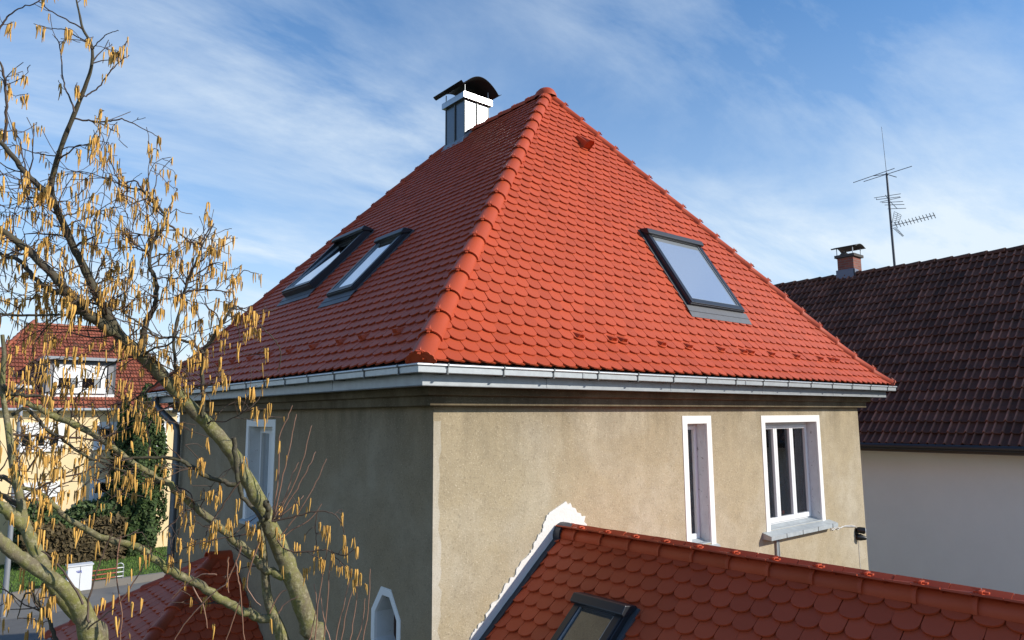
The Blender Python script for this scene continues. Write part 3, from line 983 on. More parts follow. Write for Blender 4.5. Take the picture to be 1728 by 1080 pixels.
# light with motion sensor and its cable
FL_ = ((8.79, WO, 4.37))
t = thing('wall_light', 'small black sensor lamp on the sunlit wall right of the three-light window', 'lamp', FL_)
mb = MB().box(8.74, 8.83, WO - 0.02, WO, 4.36, 4.47)
mb.build('mount', M_black, t)
mb = MB().tube([(8.785, WO - 0.02, 4.445), (8.80, WO - 0.05, 4.445), (8.84, WO - 0.11, 4.435)], [0.045, 0.052, 0.055], 12)
mb.build('lamp_head', M_black, t)
mb = MB().tube([(8.842, WO - 0.113, 4.4348), (8.848, WO - 0.12, 4.433)], [0.05, 0.045], 12)
mb.build('lens', mat('sensor_lens', (0.5, 0.52, 0.55), 0.2), t)
mb = MB().tube([(8.77, WO - 0.015, 4.33), (8.80, WO - 0.06, 4.33), (8.86, WO - 0.12, 4.315)], [0.05, 0.055, 0.028], 12)
mb.build('sensor_head', M_black, t)
mb = MB().tube([(7.93, WO - 0.01, 4.56), (8.0, WO - 0.012, 4.52), (8.1, WO - 0.012, 4.555), (8.25, WO - 0.01, 4.53), (8.4, WO - 0.012, 4.55), (8.6, WO - 0.01, 4.535), (8.73, WO - 0.012, 4.51), (8.78, WO - 0.015, 4.48)], 0.006, 5)
mb.tube([(7.93, WO - 0.014, 4.53), (8.05, WO - 0.012, 4.555), (8.15, WO - 0.012, 4.515), (8.3, WO - 0.012, 4.55), (8.5, WO - 0.012, 4.525), (8.72, WO - 0.012, 4.50)], 0.005, 5)
mb.tube([(8.83, WO - 0.006, 4.3), (8.835, WO - 0.006, 3.4)], 0.004, 4)
mb.build('cable', M_cable, t)
# small anchor rail under the three-light window sill
MB().box(6.29, 6.34, WO - 0.03, WO, 4.2, 4.56).box(6.355, 6.37, WO - 0.03, WO, 4.2, 4.56).build('wall_bracket', M_zincw, house)
# toy behind the glass
bl = MB(); cb = Vector((6.91, WO + 0.255, 4.875)); vs = []
for i in range(7):
    a = -math.pi / 2 + math.pi * i / 6
    for k in range(10):
        b = 2 * math.pi * k / 10
        vs.append(cb + Vector((math.cos(a) * math.cos(b), math.cos(a) * math.sin(b), math.sin(a))) * 0.07)
bl.add(vs, [(i * 10 + k, i * 10 + (k + 1) % 10, (i + 1) * 10 + (k + 1) % 10, (i + 1) * 10 + k) for i in range(6) for k in range(10)], True)
M_toy = mat('red_yellow_toy', (0.7, 0.12, 0.03), 0.5)
_t = M_toy.node_tree
_s = N('ShaderNodeSeparateXYZ', _t); _g = N('ShaderNodeNewGeometry', _t); _t.links.new(_g.outputs['Position'], _s.inputs[0])
_r = N('ShaderNodeValToRGB', _t); _r.color_ramp.elements[0].position = 0.45; _r.color_ramp.elements[0].color = (0.8, 0.5, 0.02, 1); _r.color_ramp.elements[1].position = 0.5; _r.color_ramp.elements[1].color = (0.65, 0.04, 0.02, 1)
_t.links.new(M_('MULTIPLY_ADD', _s.outputs['Z'], 7.0, -33.5, _t), _r.inputs[0]); _t.links.new(_r.outputs[0], _t.nodes['Principled BSDF'].inputs['Base Color'])
tag(bl.build('toy_ball', M_toy), 'small red and yellow ball behind the middle pane of the three-light window', 'ball')

# ================================================================== extension with its own roof (front right)
ext = thing('extension', 'low extension whose shaded red plain-tile roof with a roof window fills the bottom right', 'building', (2.1, -2, 0))
EX, EZ, EK, EY0, EY1 = 2.1, 5.10, 0.84, -4.9, WO - 0.002
EW = 3.0           # run of one slope
eslope = math.hypot(1, EK)
ES = EW * eslope
def profX(s): return s / eslope, EZ - EW * EK + s * EK / eslope
mb = MB()
mb.add([(EX - EW, EY0, EZ - EW * EK - 0.012), (EX, EY0, EZ - 0.012), (EX + EW, EY0, EZ - EW * EK - 0.012), (EX - EW, EY1, EZ - EW * EK - 0.012), (EX, EY1, EZ - 0.012), (EX + EW, EY1, EZ - EW * EK - 0.012)], [(0, 3, 4, 1), (1, 4, 5, 2)])
eroof = mb.build('roof', M_deck, ext)
MB().box(EX - EW + 0.35, EX + EW - 0.35, EY0 + 0.25, EY1 - 0.002, 0, EZ - EW * EK + 0.1).build('wall', M_plaster, ext)
mb = MB(); mb.add([(EX - EW + 0.35, EY0 + 0.25, EZ - EW * EK + 0.1), (EX + EW - 0.35, EY0 + 0.25, EZ - EW * EK + 0.1), (EX, EY0 + 0.25, EZ - 0.2)], [(0, 1, 2)])
mb.build('gable', M_plaster, ext)
FX = (profX, lambda u, d, z: Vector((EX - EW + d, -u, z)), -Y_, X_)
FX2 = (profX, lambda u, d, z: Vector((EX + EW - d, u, z)), Y_, -X_)
skyE = (0.42, 1.0, ES - 1.90, ES - 0.72)
ef = Field()
erows = int(ES / 0.15)
ef.lay(profX, None, FX[1], -Y_, X_, lambda s: (-EY1 + 0.06, -EY0), erows, holes=shrink(skyE), u0=0.0)
ef.lay(profX, None, FX2[1], Y_, -X_, lambda s: (EY0, EY1 - 0.02), erows, seen=False)
ef.build(eroof, tile_me, bump_me, M_tile, 300)
skylight(FX, skyE, eroof, glass=M_glass_dim, label='small roof window near the house wall')
lay_hip([(EX, EY0, EZ), (EX, EY1 - 0.10, EZ)], Z_, eroof, hip_me, clp_me, ex=0.362, name='ridge_tile', lift=-0.015, skip_last=0.05)
# dark sheet soakers along the wall
mb = MB()
M_soak = mat('slate_grey_flashing', (0.045, 0.05, 0.06), 0.45, metal=0.4, nscale=12)
for k in range(14):
    s0 = ES - 0.02 - 0.29 * k
    if s0 < 0.3: break
    o, ax, up, n = frame_on(FX, -EY1 + 0.0, s0 - 0.30)
    MB().obox(o, ax, up, n, (0.002, 0.075 + 0.004 * (k % 2)), (0, 0.31), (0.045 + 0.003 * (k % 2), 0.055 + 0.003 * (k % 2))).obox(o, ax, up, n, (0.002, 0.010), (0, 0.305), (0.03, 0.075)).build('wall_flashing', M_soak, eroof)
MB().tube([(EX, EY1 - 0.005, EZ - 0.01), (EX, EY1 - 0.10, EZ - 0.005)], [0.135, 0.13], 18).build('ridge_end_flashing', M_soak, eroof)
# mortar smeared along the joint: an irregular raised skin on the house wall
low, hi = [], []
k = 0.0
while k < 3.4:
    x = EX - k; zl = EZ + 0.02 - k * EK
    wj = 0.14 + 0.035 * math.sin(k * 2.3 + 1) + random.uniform(-0.012, 0.012) + 0.012 * math.sin(k * 31) + 0.008 * math.sin(k * 77)
    if k < 0.30: wj += 0.10 * (1 - k / 0.30)
    low.append((x, zl)); hi.append((x - wj * 0.64, zl + wj * 0.77))
    k += random.uniform(0.008, 0.02)
topr = [(2.12, 5.41), (2.17, 5.43), (2.20, 5.395), (2.235, 5.41), (2.26, 5.36), (2.31, 5.345), (2.335, 5.30), (2.39, 5.285), (2.40, 5.25), (2.46, 5.25), (2.44, 5.19), (2.48, 5.16), (2.46, 5.08), (2.5, 5.0)]
outline = hi[::-1] + topr + [(2.45, 4.82)] + low
mb = MB()
fl = [Vector((x, WO - 0.013, z)) for x, z in outline]
tris = tessellate_polygon([[Vector((x, z, 0)) for x, z in outline]])
mb.add(fl, [tuple(t_) for t_ in tris])
bk = [Vector((p.x, WO + 0.01, p.z)) for p in fl]
nn_ = len(fl)
mb.add(fl + bk, [(i, (i + 1) % nn_, nn_ + (i + 1) % nn_, nn_ + i) for i in range(nn_)])
tag(mb.build('mortar_patch', M_mortar, ext), 'ragged white mortar smeared along the wall joint', None)

# ================================================================== porch roof (lower left)
po_ = thing('porch', 'hipped red tile porch roof against the shaded side wall, behind the hazel trunks', 'porch', (-0.6, 5.85, 0))
PX, PY, PZ, PK, PR = 0.25, 5.85, 4.33, 0.65, 1.75
psl = math.hypot(1, PK); PSL = PR * psl
def profP(s): return s / psl, PZ - PR * PK + s * PK / psl
E_ = Vector((PX, PY, PZ))
corn = [Vector((PX - PR, PY - PR, PZ - PR * PK)), Vector((PX - PR, PY + PR, PZ - PR * PK)), Vector((WO, PY - PR, PZ - PR * PK)), Vector((WO, PY + PR, PZ - PR * PK)), Vector((WO, PY, PZ))]
mb = MB(); q = Vector((0, 0, -0.012))
mb.add([corn[0] + q, corn[1] + q, E_ + q], [(0, 2, 1)]); mb.add([corn[0] + q, corn[2] + q, corn[4] + q, E_ + q], [(0, 1, 2, 3)]); mb.add([corn[1] + q, corn[3] + q, corn[4] + q, E_ + q], [(0, 3, 2, 1)])
proof = mb.build('roof', M_deck, po_)
MB().box(PX - PR + 0.3, WO - 0.002, PY - PR + 0.3, PY + PR - 0.3, 0, PZ - PR * PK + 0.05).build('wall', M_plaster, po_)
pf = Field()
prow = int(PSL / 0.15)
pf.lay(profP, None, lambda u, d, z: Vector((PX - PR + d, -u, z)), -Y_, X_, lambda s: (-(PY + PR - s / psl), -(PY - PR + s / psl)), prow)
pf.lay(profP, None, lambda u, d, z: Vector((u, PY - PR + d, z)), X_, Y_, lambda s: (PX - PR + s / psl, WO - 0.01), prow)
pf.lay(profP, None, lambda u, d, z: Vector((-u, PY + PR - d, z)), -X_, -Y_, lambda s: (-(WO - 0.01), -(PX - PR + s / psl)), prow, seen=False)
pf.build(proof, tile_me, bump_me, M_tile, 300)
n1_ = Vector((-PK, 0, 1)).normalized(); n2_ = Vector((0, -PK, 1)).normalized(); n3_ = Vector((0, PK, 1)).normalized()
lay_hip([corn[0], E_], (n1_ + n2_).normalized(), proof, hip_me, None, lift=-0.03, skip_last=0.1)
lay_hip([corn[1], E_], (n1_ + n3_).normalized(), proof, hip_me, None, lift=-0.03, skip_last=0.1)
lay_hip([E_ - X_ * 0.12, corn[4]], Z_, proof, hip_me, None, name='ridge_tile', lift=-0.02)
MB().box(PX - PR - 0.07, PX - PR + 0.03, PY - PR - 0.05, PY + PR + 0.05, PZ - PR * PK - 0.10, PZ - PR * PK - 0.02).build('gutter', M_zincw, po_)

# ================================================================== neighbour's house on the right
nb = thing('house', 'neighbour house with weathered dark brown tiled roof and plain grey wall', 'house', (18.5, 3, 0))
NX, NR, NZE, NZR, NY0, NY1 = 13.45, 18.5, 5.64, 10.56, -7.0, 12.0
NK = (NZR - NZE) / (NR - NX)
nsl = math.hypot(1, NK)
NW = 14.0
MB().box(NW, 2 * NR - NW, NY0 + 0.3, NY1 - 0.3, 0, NZE - 0.02).build('wall', M_wall2, nb)
mb = MB()
for y in (NY0 + 0.3, NY1 - 0.3): mb.add([(NW, y, NZE - 0.02), (2 * NR - NW, y, NZE - 0.02), (NR, y, NZR - 0.35)], [(0, 1, 2)])
mb.build('gable', M_wall2, nb)
mb = MB().add([(NX, NY0, NZE - 0.03), (NX, NY1, NZE - 0.03), (NR, NY1, NZR - 0.03), (NR, NY0, NZR - 0.03), (2 * NR - NX, NY0, NZE - 0.03), (2 * NR - NX, NY1, NZE - 0.03)], [(0, 3, 2, 1), (3, 4, 5, 2)])
nroof = mb.build('roof', M_deck, nb)
# double-trough interlocking tile
def inter_mesh(name, material, w=0.335, Lt=0.37, amp=0.05, th=0.05):
    prof = [(0.0, 0.35), (0.05, 1.0), (0.11, 1.0), (0.16, 0.1), (0.36, 0.0), (0.46, 0.1), (0.51, 0.85), (0.56, 0.85), (0.61, 0.1), (0.82, 0.0), (0.92, 0.0), (1.0, 0.3)]
    m = len(prof); V = []
    for y in (0.0, 0.02, Lt):
        for t, a in prof: V.append(((t - 0.5) * w, y, a * amp + th - (0.004 if y == 0 else 0)))
    for i in range(m): V.append((V[i][0], 0.004, V[i][2] - 0.022))
    F = [(r * m + i, r * m + i + 1, (r + 1) * m + i + 1, (r + 1) * m + i) for r in range(2) for i in range(m - 1)] + [(i, 3 * m + i, 3 * m + i + 1, i + 1) for i in range(m - 1)]
    rib_shading = np.array([a for _, a in prof] * 4, np.float32)  # relief shading put into the colour with trough dirt: ribs lighter, troughs darker
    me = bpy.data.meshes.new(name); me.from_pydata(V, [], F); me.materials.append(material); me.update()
    me.attributes.new('rib_shading', 'FLOAT', 'POINT').data.foreach_set('value', rib_shading)
    return me, np.array(V), np.array(F), rib_shading
im, iV, iF, iW = inter_mesh('interlocking_tile', M_tile_old)
def lay_inter(P0, ax, up, wid, length, parent, mesh, V, F, material, w=0.333, ex=0.335, most=300, ulim=None, name='tile', jit=1.0, visf=None):
    n = ax.cross(up).normalized()
    rows = int(round(length / ex)); mats = []
    for r in range(rows):
        for c in range(int(wid / w) + 1):
            u = (c + 0.5) * w
            if ulim:
                lo, hi = ulim(r * ex)
                if u < lo or u > hi: continue
            o = P0 + ax * (u + random.gauss(0, 0.003) * jit) + up * (r * ex + random.gauss(0, 0.004) * jit) + n * 0.012
            ang = -0.15 + random.gauss(0, 0.006) * jit
            ay = up * math.cos(ang) + n * math.sin(ang); nn = ax.cross(ay)
            mats.append(Matrix(((ax.x, ay.x, nn.x, o.x), (ax.y, ay.y, nn.y, o.y), (ax.z, ay.z, nn.z, o.z), (0, 0, 0, 1))))
    sc = []
    for i, Mx in enumerate(mats):
        X, Y, dz = px(Mx.to_translation())
        ok = -5 < X < 1735 and 0 < Y < 1080 and (visf is None or visf(X, Y))
        sc.append((dz if ok else 1e9, i))
    sc.sort()
    pick = {i for d, i in sc[:most] if d < 1e8}
    for i in pick:
        o = link(name, mesh, parent); o.matrix_basis = mats[i]
    Vs, Fs = [], []
    b = 0
    for i, Mx in enumerate(mats):
        if i in pick: continue
        A = np.array(Mx); Vs.append(V @ A[:3, :3].T + A[:3, 3]); Fs.append(F + b); b += len(V)
    if Vs:
        o = np_mesh('tiling', np.concatenate(Vs), [np.concatenate(Fs)], material, parent); o['kind'] = 'stuff'
        o.data.attributes.new('rib_shading', 'FLOAT', 'POINT').data.foreach_set('value', np.tile(iW, len(Vs)))
nup = Vector((1, 0, NK)).normalized()
def nvis(X, Y): return X > 1312 and (Y > 480 or X > 1320) and not (X < 1512 and Y > 640 + 0 * X) and Y > 418 and not (Y - 480 > (X - 1312) * 0.87)
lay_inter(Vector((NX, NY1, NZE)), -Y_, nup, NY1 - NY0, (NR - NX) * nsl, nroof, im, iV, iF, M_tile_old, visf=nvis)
lay_inter(Vector((2 * NR - NX, NY0, NZE)), Y_, Vector((-1, 0, NK)).normalized(), NY1 - NY0, (NR - NX) * nsl, nroof, im, iV, iF, M_tile_old, most=0)
rt_me = hip_tile_mesh('old_ridge_tile', M_tile_old, L=0.46, r0=0.15, r1=0.12, squash=0.7)
lay_hip([(NR, NY0, NZR), (NR, NY1, NZR)], Z_, nroof, rt_me, None, ex=0.42, name='ridge_tile', lift=-0.02)
mb = MB().tube([(NX - 0.05, NY0, NZE - 0.02), (NX - 0.05, NY1, NZE - 0.02)], 0.065, 10)
M_brown = mat('dark_brown_gutter', (0.03, 0.026, 0.024), 0.4)
ng = mb.build('gutter', M_brown, nb)
MB().box(NX - 0.01, NW - 0.002, NY0, NY1, NZE - 0.14, NZE - 0.035).build('soffit', mat('brown_soffit', (0.06, 0.045, 0.036), 0.7), nb)
# brick chimney
def brick_mat():
    m = bpy.data.materials.new('old_red_brick'); m.use_nodes = True; t = m.node_tree; b = t.nodes['Principled BSDF']; setin(b, Roughness=0.85)
    co = N('ShaderNodeTexCoord', t); mp_ = N('ShaderNodeMapping', t); mp_.inputs['Rotation'].default_value = (rad(90), 0, 0)
    s = N('ShaderNodeSeparateXYZ', t); t.links.new(co.outputs['Object'], s.inputs[0])
    cb_ = N('ShaderNodeCombineXYZ', t); t.links.new(M_('ADD', s.outputs['X'], s.outputs['Y'], None, t), cb_.inputs[0]); t.links.new(s.outputs['Z'], cb_.inputs[1])
    br_ = N('ShaderNodeTexBrick', t); t.links.new(cb_.outputs[0], br_.inputs['Vector'])
    br_.inputs['Scale'].default_value = 1.0; br_.inputs['Brick Width'].default_value = 0.24; br_.inputs['Row Height'].default_value = 0.075; br_.inputs['Mortar Size'].default_value = 0.010
    br_.inputs['Color1'].default_value = (0.26, 0.075, 0.05, 1); br_.inputs['Color2'].default_value = (0.17, 0.05, 0.035, 1); br_.inputs['Mortar'].default_value = (0.16, 0.12, 0.10, 1)
    t.links.new(br_.outputs[0], b.inputs['Base Color'])
    return m
M_brick = brick_mat()
NCX0, NCX1, NCY0, NCY1 = 18.40, 18.93, 4.50, 4.99
nch = MB().box(NCX0, NCX1, NCY0, NCY1, 10.0, 11.12).build('chimney', M_brick, nb)
M_conc = mat('sooty_concrete', (0.07, 0.065, 0.06), 0.9, nscale=8, namt=0.3)
MB().box(NCX0 - 0.06, NCX1 + 0.06, NCY0 - 0.06, NCY1 + 0.06, 11.125, 11.21).build('cap_slab', M_conc, nch)
mb = MB(); mb.tube([(18.56, 4.84, 11.18), (18.56, 4.84, 11.26), (18.56, 4.84, 11.31)], [0.13, 0.12, 0.07], 12); mb.tube([(18.78, 4.64, 11.18), (18.78, 4.64, 11.28)], [0.09, 0.07], 12)
mb.build('flue', M_conc, nch)
mb = MB()
for x in (NCX0 + 0.0, NCX1 - 0.0):
    for y in (NCY0 + 0.0, NCY1 - 0.0): mb.tube([(x, y, 11.18), (x, y, 11.46)], 0.015, 6)
mb.build('cap_post', M_zinc, nch)
cw = cowl(NCX0 - 0.05, NCX1 + 0.05, NCY0 - 0.14, NCY1 + 0.14, 11.42, 0.10, lip=0.04)
cw.build('cowl', mat('grey_sheet', (0.10, 0.10, 0.095), 0.5, metal=0.4), nch)
mb = MB(); mb.box(NCX0 - 0.05, NCX0 - 0.01, NCY0 - 0.04, NCY1 + 0.04, 10.3, 10.74); mb.box(NCX0 - 0.05, 18.6, NCY0 - 0.05, NCY0 - 0.01, 10.3, 10.72)
mb.build('base_flashing', mat('lead_blue_flashing', (0.13, 0.15, 0.20), 0.5, metal=0.4), nch)

# TV antenna
an_base = Vector((18.5, 3.35, 10.45))
tv = thing('antenna', 'tall roof antenna mast with several aerials behind the dark roof ridge', 'antenna', an_base)
M_alu = mat('antenna_metal', (0.06, 0.065, 0.075), 0.4, metal=0.5)
def A_(px_, py_): # a point of the aerial on the plane x=18.5
    d = CF + CR * ((px_ - 864) / FPX) + CU * ((540 - py_) / FPX)
    return CAM + d * ((18.5 - CAM.x) / d.x)
mast_t, mast_b = A_(1496, 292), A_(1510, 452)
mb = MB().tube([mast_b, A_(1503, 372), mast_t], [0.036, 0.034, 0.03], 10)
mb.build('mast', M_alu, tv)
MB().tube([mast_t, A_(1487.5, 214)], [0.008, 0.005], 5).build('whip', M_alu, tv)
vD = (CR * 1.0).normalized()
def aerial(name, lines, r=0.009):
    mb = MB()
    for ln in lines: mb.tube(ln, r, 5)
    return mb.build(name, M_alu, tv)
back = CF * 0.5
aerial('upper_dipole', [[A_(1453, 303) + back, A_(1525, 278) + back], [A_(1457.5, 306.5), A_(1539, 280.5)], [A_(1496, 294), A_(1488, 291) + back], [A_(1496, 294), A_(1513, 299)]], 0.011)
aerial('middle_aerial', [[A_(1475, 334), A_(1520, 327)], [A_(1479, 337), A_(1519, 332)], [A_(1479, 337), A_(1479, 334.5)], [A_(1485, 341), A_(1520, 333)], [A_(1488, 342), A_(1524, 340)], [A_(1493, 346), A_(1526, 345)], [A_(1498, 352.5), A_(1529, 351.5)],
                         [A_(1500, 338), A_(1514, 352)], [A_(1494, 329), A_(1500, 338)]], 0.009)
ln = [[A_(1503, 382), A_(1578, 363)]]
for k in range(12):
    t_ = 0.12 + 0.86 * k / 11
    c_ = A_(1503 + 75 * t_, 382 - 19 * t_)
    ln.append([c_ - Vector((0.14, 0.02, -0.05)), c_ + Vector((0.14, 0.02, -0.05))])
aerial('yagi_aerial', ln, 0.010)
ln = []
for (a, b, c_, d_) in (((1509, 357), (1521, 363), (1516, 379), (1505, 378)), ((1507, 385), (1512, 384), (1525, 398), (1523, 399))):
    pa, pb, pc, pd = A_(*a), A_(*b), A_(*c_), A_(*d_)
    ln += [[pa, pd], [pb, pc], [(pa + pb) / 2, (pc + pd) / 2]]
    for k in range(7):
        t_ = k / 6
        ln.append([pa.lerp(pd, t_), pb.lerp(pc, t_)])
aerial('reflector_grid', ln, 0.006)

# ================================================================== street side, far left
RR, FF, C0 = X_, Y_, Vector((0, 0, 0))      # street and houses share the main house's axes
def UV(u, v, z=0.0): return Vector((u, v, z))
def quad(name, m, u0, u1, v0, v1, z):
    mb = MB().add([UV(u0, v0, z), UV(u1, v0, z), UV(u1, v1, z), UV(u0, v1, z)], [(0, 1, 2, 3)])
    return mb.build(name, m)
M_ground = mat('ground', (0.10, 0.105, 0.06), 0.95, nscale=0.4, namt=0.3)
g = MB().add([(-900, -900, -0.02), (900, -900, -0.02), (900, 900, -0.02), (-900, 900, -0.02)], [(0, 1, 2, 3)]).build('ground', M_ground)
g['kind'] = 'structure'
M_asph = mat('asphalt', (0.11, 0.108, 0.105), 0.9, nscale=3, namt=0.25, bump=0.3, bscale=60)
M_pave = mat('paving', (0.16, 0.155, 0.145), 0.9, nscale=2, namt=0.2)
o = quad('road', M_asph, -80, 80, 13.0, 23.4, 0.0); o['kind'] = 'structure'
mb = MB().obox(UV(0, 0), RR, FF, Z_, (-80, 80), (23.4, 26.15), (-0.02, 0.0)); o = mb.build('pavement', M_pave); o['kind'] = 'structure'
M_grass = mat('grass', (0.075, 0.125, 0.022), 0.95, nscale=5, namt=0.35, bump=0.6, bscale=60)
o = quad('lawn', M_grass, -40, 40, 26.36, 45.0, 0.16); o['kind'] = 'structure'
# blades on the visible strip of lawn
nb_ = 9000
uu = RNG.uniform(-2, 6.5, nb_); vv = RNG.uniform(26.5, 32.8, nb_); hh = RNG.uniform(0.04, 0.12, nb_); an = RNG.uniform(0, 2 * np.pi, nb_)
base = np.array(C0)[None] + np.outer(uu, RR) + np.outer(vv, FF) + np.array([0, 0, 0.16])
dx = np.stack([np.cos(an), np.sin(an), 0 * an], 1) * 0.02
V = np.stack([base - dx, base + dx, base + np.stack([RNG.normal(0, 0.02, nb_), RNG.normal(0, 0.02, nb_), hh], 1)], 1).reshape(-1, 3)
o = np_mesh('grass', V, [np.arange(nb_ * 3).reshape(-1, 3)], mat('grass_blades', (0.085, 0.15, 0.025), 0.9, island=0.35)); o['kind'] = 'stuff'
# low garden wall along the pavement
mb = MB().obox(UV(0, 0), RR, FF, Z_, (-3.0, 9.5), (26.16, 26.34), (-0.02, 0.26))
tag(mb.build('garden_wall', mat('grey_concrete', (0.19, 0.175, 0.155), 0.9, nscale=2, namt=0.2)), 'low grey concrete garden wall below the red and white railing', 'wall')

# cream house across the street
yh = thing('house', 'cream yellow house with red hipped roof and a dormer, across the street behind the hazel', 'house', (2.2, 38, 0))
YU0, YU1, YV, YVB, YZE = -2.3, 6.75, 33.0, 44.0, 6.78
YRZ, YRV = 11.15, 38.4
MB().box(YU0, YU1, YV, YVB, 0.0, YZE - 0.08).build('wall', M_yellow, yh)
e0, e1, ev, evb = YU0 - 0.3, YU1 + 0.25, YV - 0.4, YVB + 0.4
RUN0, RUN1 = 3.5, 2.55
r0, r1 = e0 + RUN0, e1 - RUN1
mb = MB().add([UV(e0, ev, YZE), UV(e1, ev, YZE), UV(r1, YRV, YRZ), UV(r0, YRV, YRZ), UV(e1, evb, YZE), UV(e0, evb, YZE)], [(0, 1, 2, 3), (1, 4, 2), (4, 5, 3, 2), (5, 0, 3)])
yroof = mb.build('roof', M_deck, yh)
ysl = math.hypot(YRV - ev, YRZ - YZE)
yup = (FF * (YRV - ev) + Z_ * (YRZ - YZE)).normalized()
fm, fV, fF, fW = inter_mesh('far_roof_tile', M_tile_far, w=0.30, Lt=0.36, amp=0.03, th=0.03)
lay_inter(UV(e0, ev, YZE), RR, yup, e1 - e0, ysl, yroof, fm, fV, fF, M_tile_far, w=0.30, ex=0.33, most=0, ulim=lambda s: (RUN0 * s / ysl, e1 - e0 - RUN1 * s / ysl))
rs_up = (UV(r1, YRV, YRZ) - UV(e1, YRV, YZE)); rsl = rs_up.length; rs_up.normalize()
lay_inter(UV(e1, ev, YZE), FF, rs_up, evb - ev, rsl, yroof, fm, fV, fF, M_tile_far, w=0.30, ex=0.33, most=0, ulim=lambda s: ((YRV - ev) * s / rsl, (evb - ev) - (evb - YRV) * s / rsl))
hm2 = hip_tile_mesh('far_hip_tile', M_tile_far)
for pth, nm in (([UV(e1, ev, YZE), UV(r1, YRV, YRZ)], (RR * 0.5 - FF * 0.5 + Z_)), ([UV(e0, ev, YZE), UV(r0, YRV, YRZ)], (-RR * 0.5 - FF * 0.5 + Z_)), ([UV(r0, YRV, YRZ), UV(r1, YRV, YRZ)], Z_)):
    lay_hip(pth, nm.normalized(), yroof, hm2, None, ex=0.40, name='ridge_tile', lift=0.02)
MB().tube([UV(e0, ev - 0.06, YZE - 0.03), UV(e1, ev - 0.06, YZE - 0.03)], 0.07, 8).build('gutter', M_zinc, yh)
MB().obox(UV(0, 0), RR, FF, Z_, (e0, e1), (ev, YV - 0.002), (YZE - 0.075, YZE - 0.02)).build('soffit', M_white, yh)
def far_window(u0, u1, z0, z1, v, n=1, shutter=0.0, parent=yh, curtain=False, name='window'):
    mb = MB()
    f = 0.09
    zr = (v - 0.04, v + 0.05)
    mb.obox(UV(0, 0), RR, FF, Z_, (u0 - 0.12, u0 + f), zr, (z0 - 0.1, z1 + 0.1)); mb.obox(UV(0, 0), RR, FF, Z_, (u1 - f, u1 + 0.12), zr, (z0 - 0.1, z1 + 0.1))
    mb.obox(UV(0, 0), RR, FF, Z_, (u0 + f, u1 - f), zr, (z0 - 0.1, z0 + f)); mb.obox(UV(0, 0), RR, FF, Z_, (u0 + f, u1 - f), zr, (z1 - f, z1 + 0.1))
    w = mb.build(name, M_white, parent)
    for k in range(1, n):
        c_ = u0 + (u1 - u0) * k / n
        MB().obox(UV(0, 0), RR, FF, Z_, (c_ - 0.09, c_ + 0.09), (v - 0.035, v + 0.045), (z0 + f, z1 - f)).build('mullion', M_white, w)
    MB().obox(UV(0, 0), RR, FF, Z_, (u0 + 0.02, u1 - 0.02), (v - 0.012, v - 0.004), (z0 + 0.02, z1 - 0.02)).build('pane', M_glass_far, w)
    if shutter:
        MB().obox(UV(0, 0), RR, FF, Z_, (u0 + f, u1 - f), (v - 0.032, v - 0.016), (z1 - f - shutter, z1 - f)).build('roller_shutter', M_white, w)
    if curtain:
        for k in range(n):
            c_ = u0 + (u1 - u0) * (k + 0.72) / n
            MB().obox(UV(0, 0), RR, FF, Z_, (c_ - 0.1, c_ + 0.12), (v - 0.016, v - 0.013), (z0 + f, z1 - f - shutter)).build('curtain', M_curtain, w)
    MB().obox(UV(0, 0), RR, FF, Z_, (u0 - 0.16, u1 + 0.16), (v - 0.16, v - 0.041), (z0 - 0.16, z0 - 0.1)).build('sill', M_white, w)
    return w
far_window(0.30, 1.85, 5.05, 6.08, YV, 3, 0.30)
far_window(3.28, 4.75, 5.05, 6.08, YV, 2, 0.12)
far_window(0.60, 1.90, 2.50, 3.46, YV, 2, 0.50)
far_window(3.26, 3.98, 2.35, 3.45, YV, 1, 0.0)
far_window(-1.9, -0.7, 5.05, 6.08, YV, 2, 0.12)
far_window(-1.9, -0.7, 2.50, 3.46, YV, 2, 0.40)
far_window(5.3, 6.2, 5.05, 6.08, YV, 1, 0.12)
MB().box(3.36, 3.88, YV - 0.03, YV - 0.016, 2.45, 2.92).build('lower_panel', mat('pale_panel', (0.62, 0.68, 0.66), 0.5), yh)
# dormer
dv = ev + (7.36 - YZE) * (YRV - ev) / (YRZ - YZE)
M_cheek = mat('dark_dormer_cheek', (0.07, 0.08, 0.09), 0.6)
MB().box(1.05, 3.98, dv + 0.05, dv + 2.6, 7.30, 9.03).build('dormer', M_cheek, yh)
MB().box(0.95, 4.10, dv - 0.25, dv + 2.7, 9.04, 9.18).build('dormer_roof', M_zincw, yh)
MB().box(1.15, 3.95, dv - 0.04, dv + 0.048, 7.34, 7.47).build('dormer_ledge', M_white, yh)
far_window(1.55, 3.45, 7.66, 8.72, dv, 2, 0.42, curtain=True, name='dormer_window')
for u in (1.16, 3.64):
    o_ = MB().box(u, u + 0.22, dv - 0.02, dv + 0.045, 7.50, 8.80).build('shutter_leaf', mat('grey_shutter', (0.22, 0.22, 0.23), 0.6), yh)

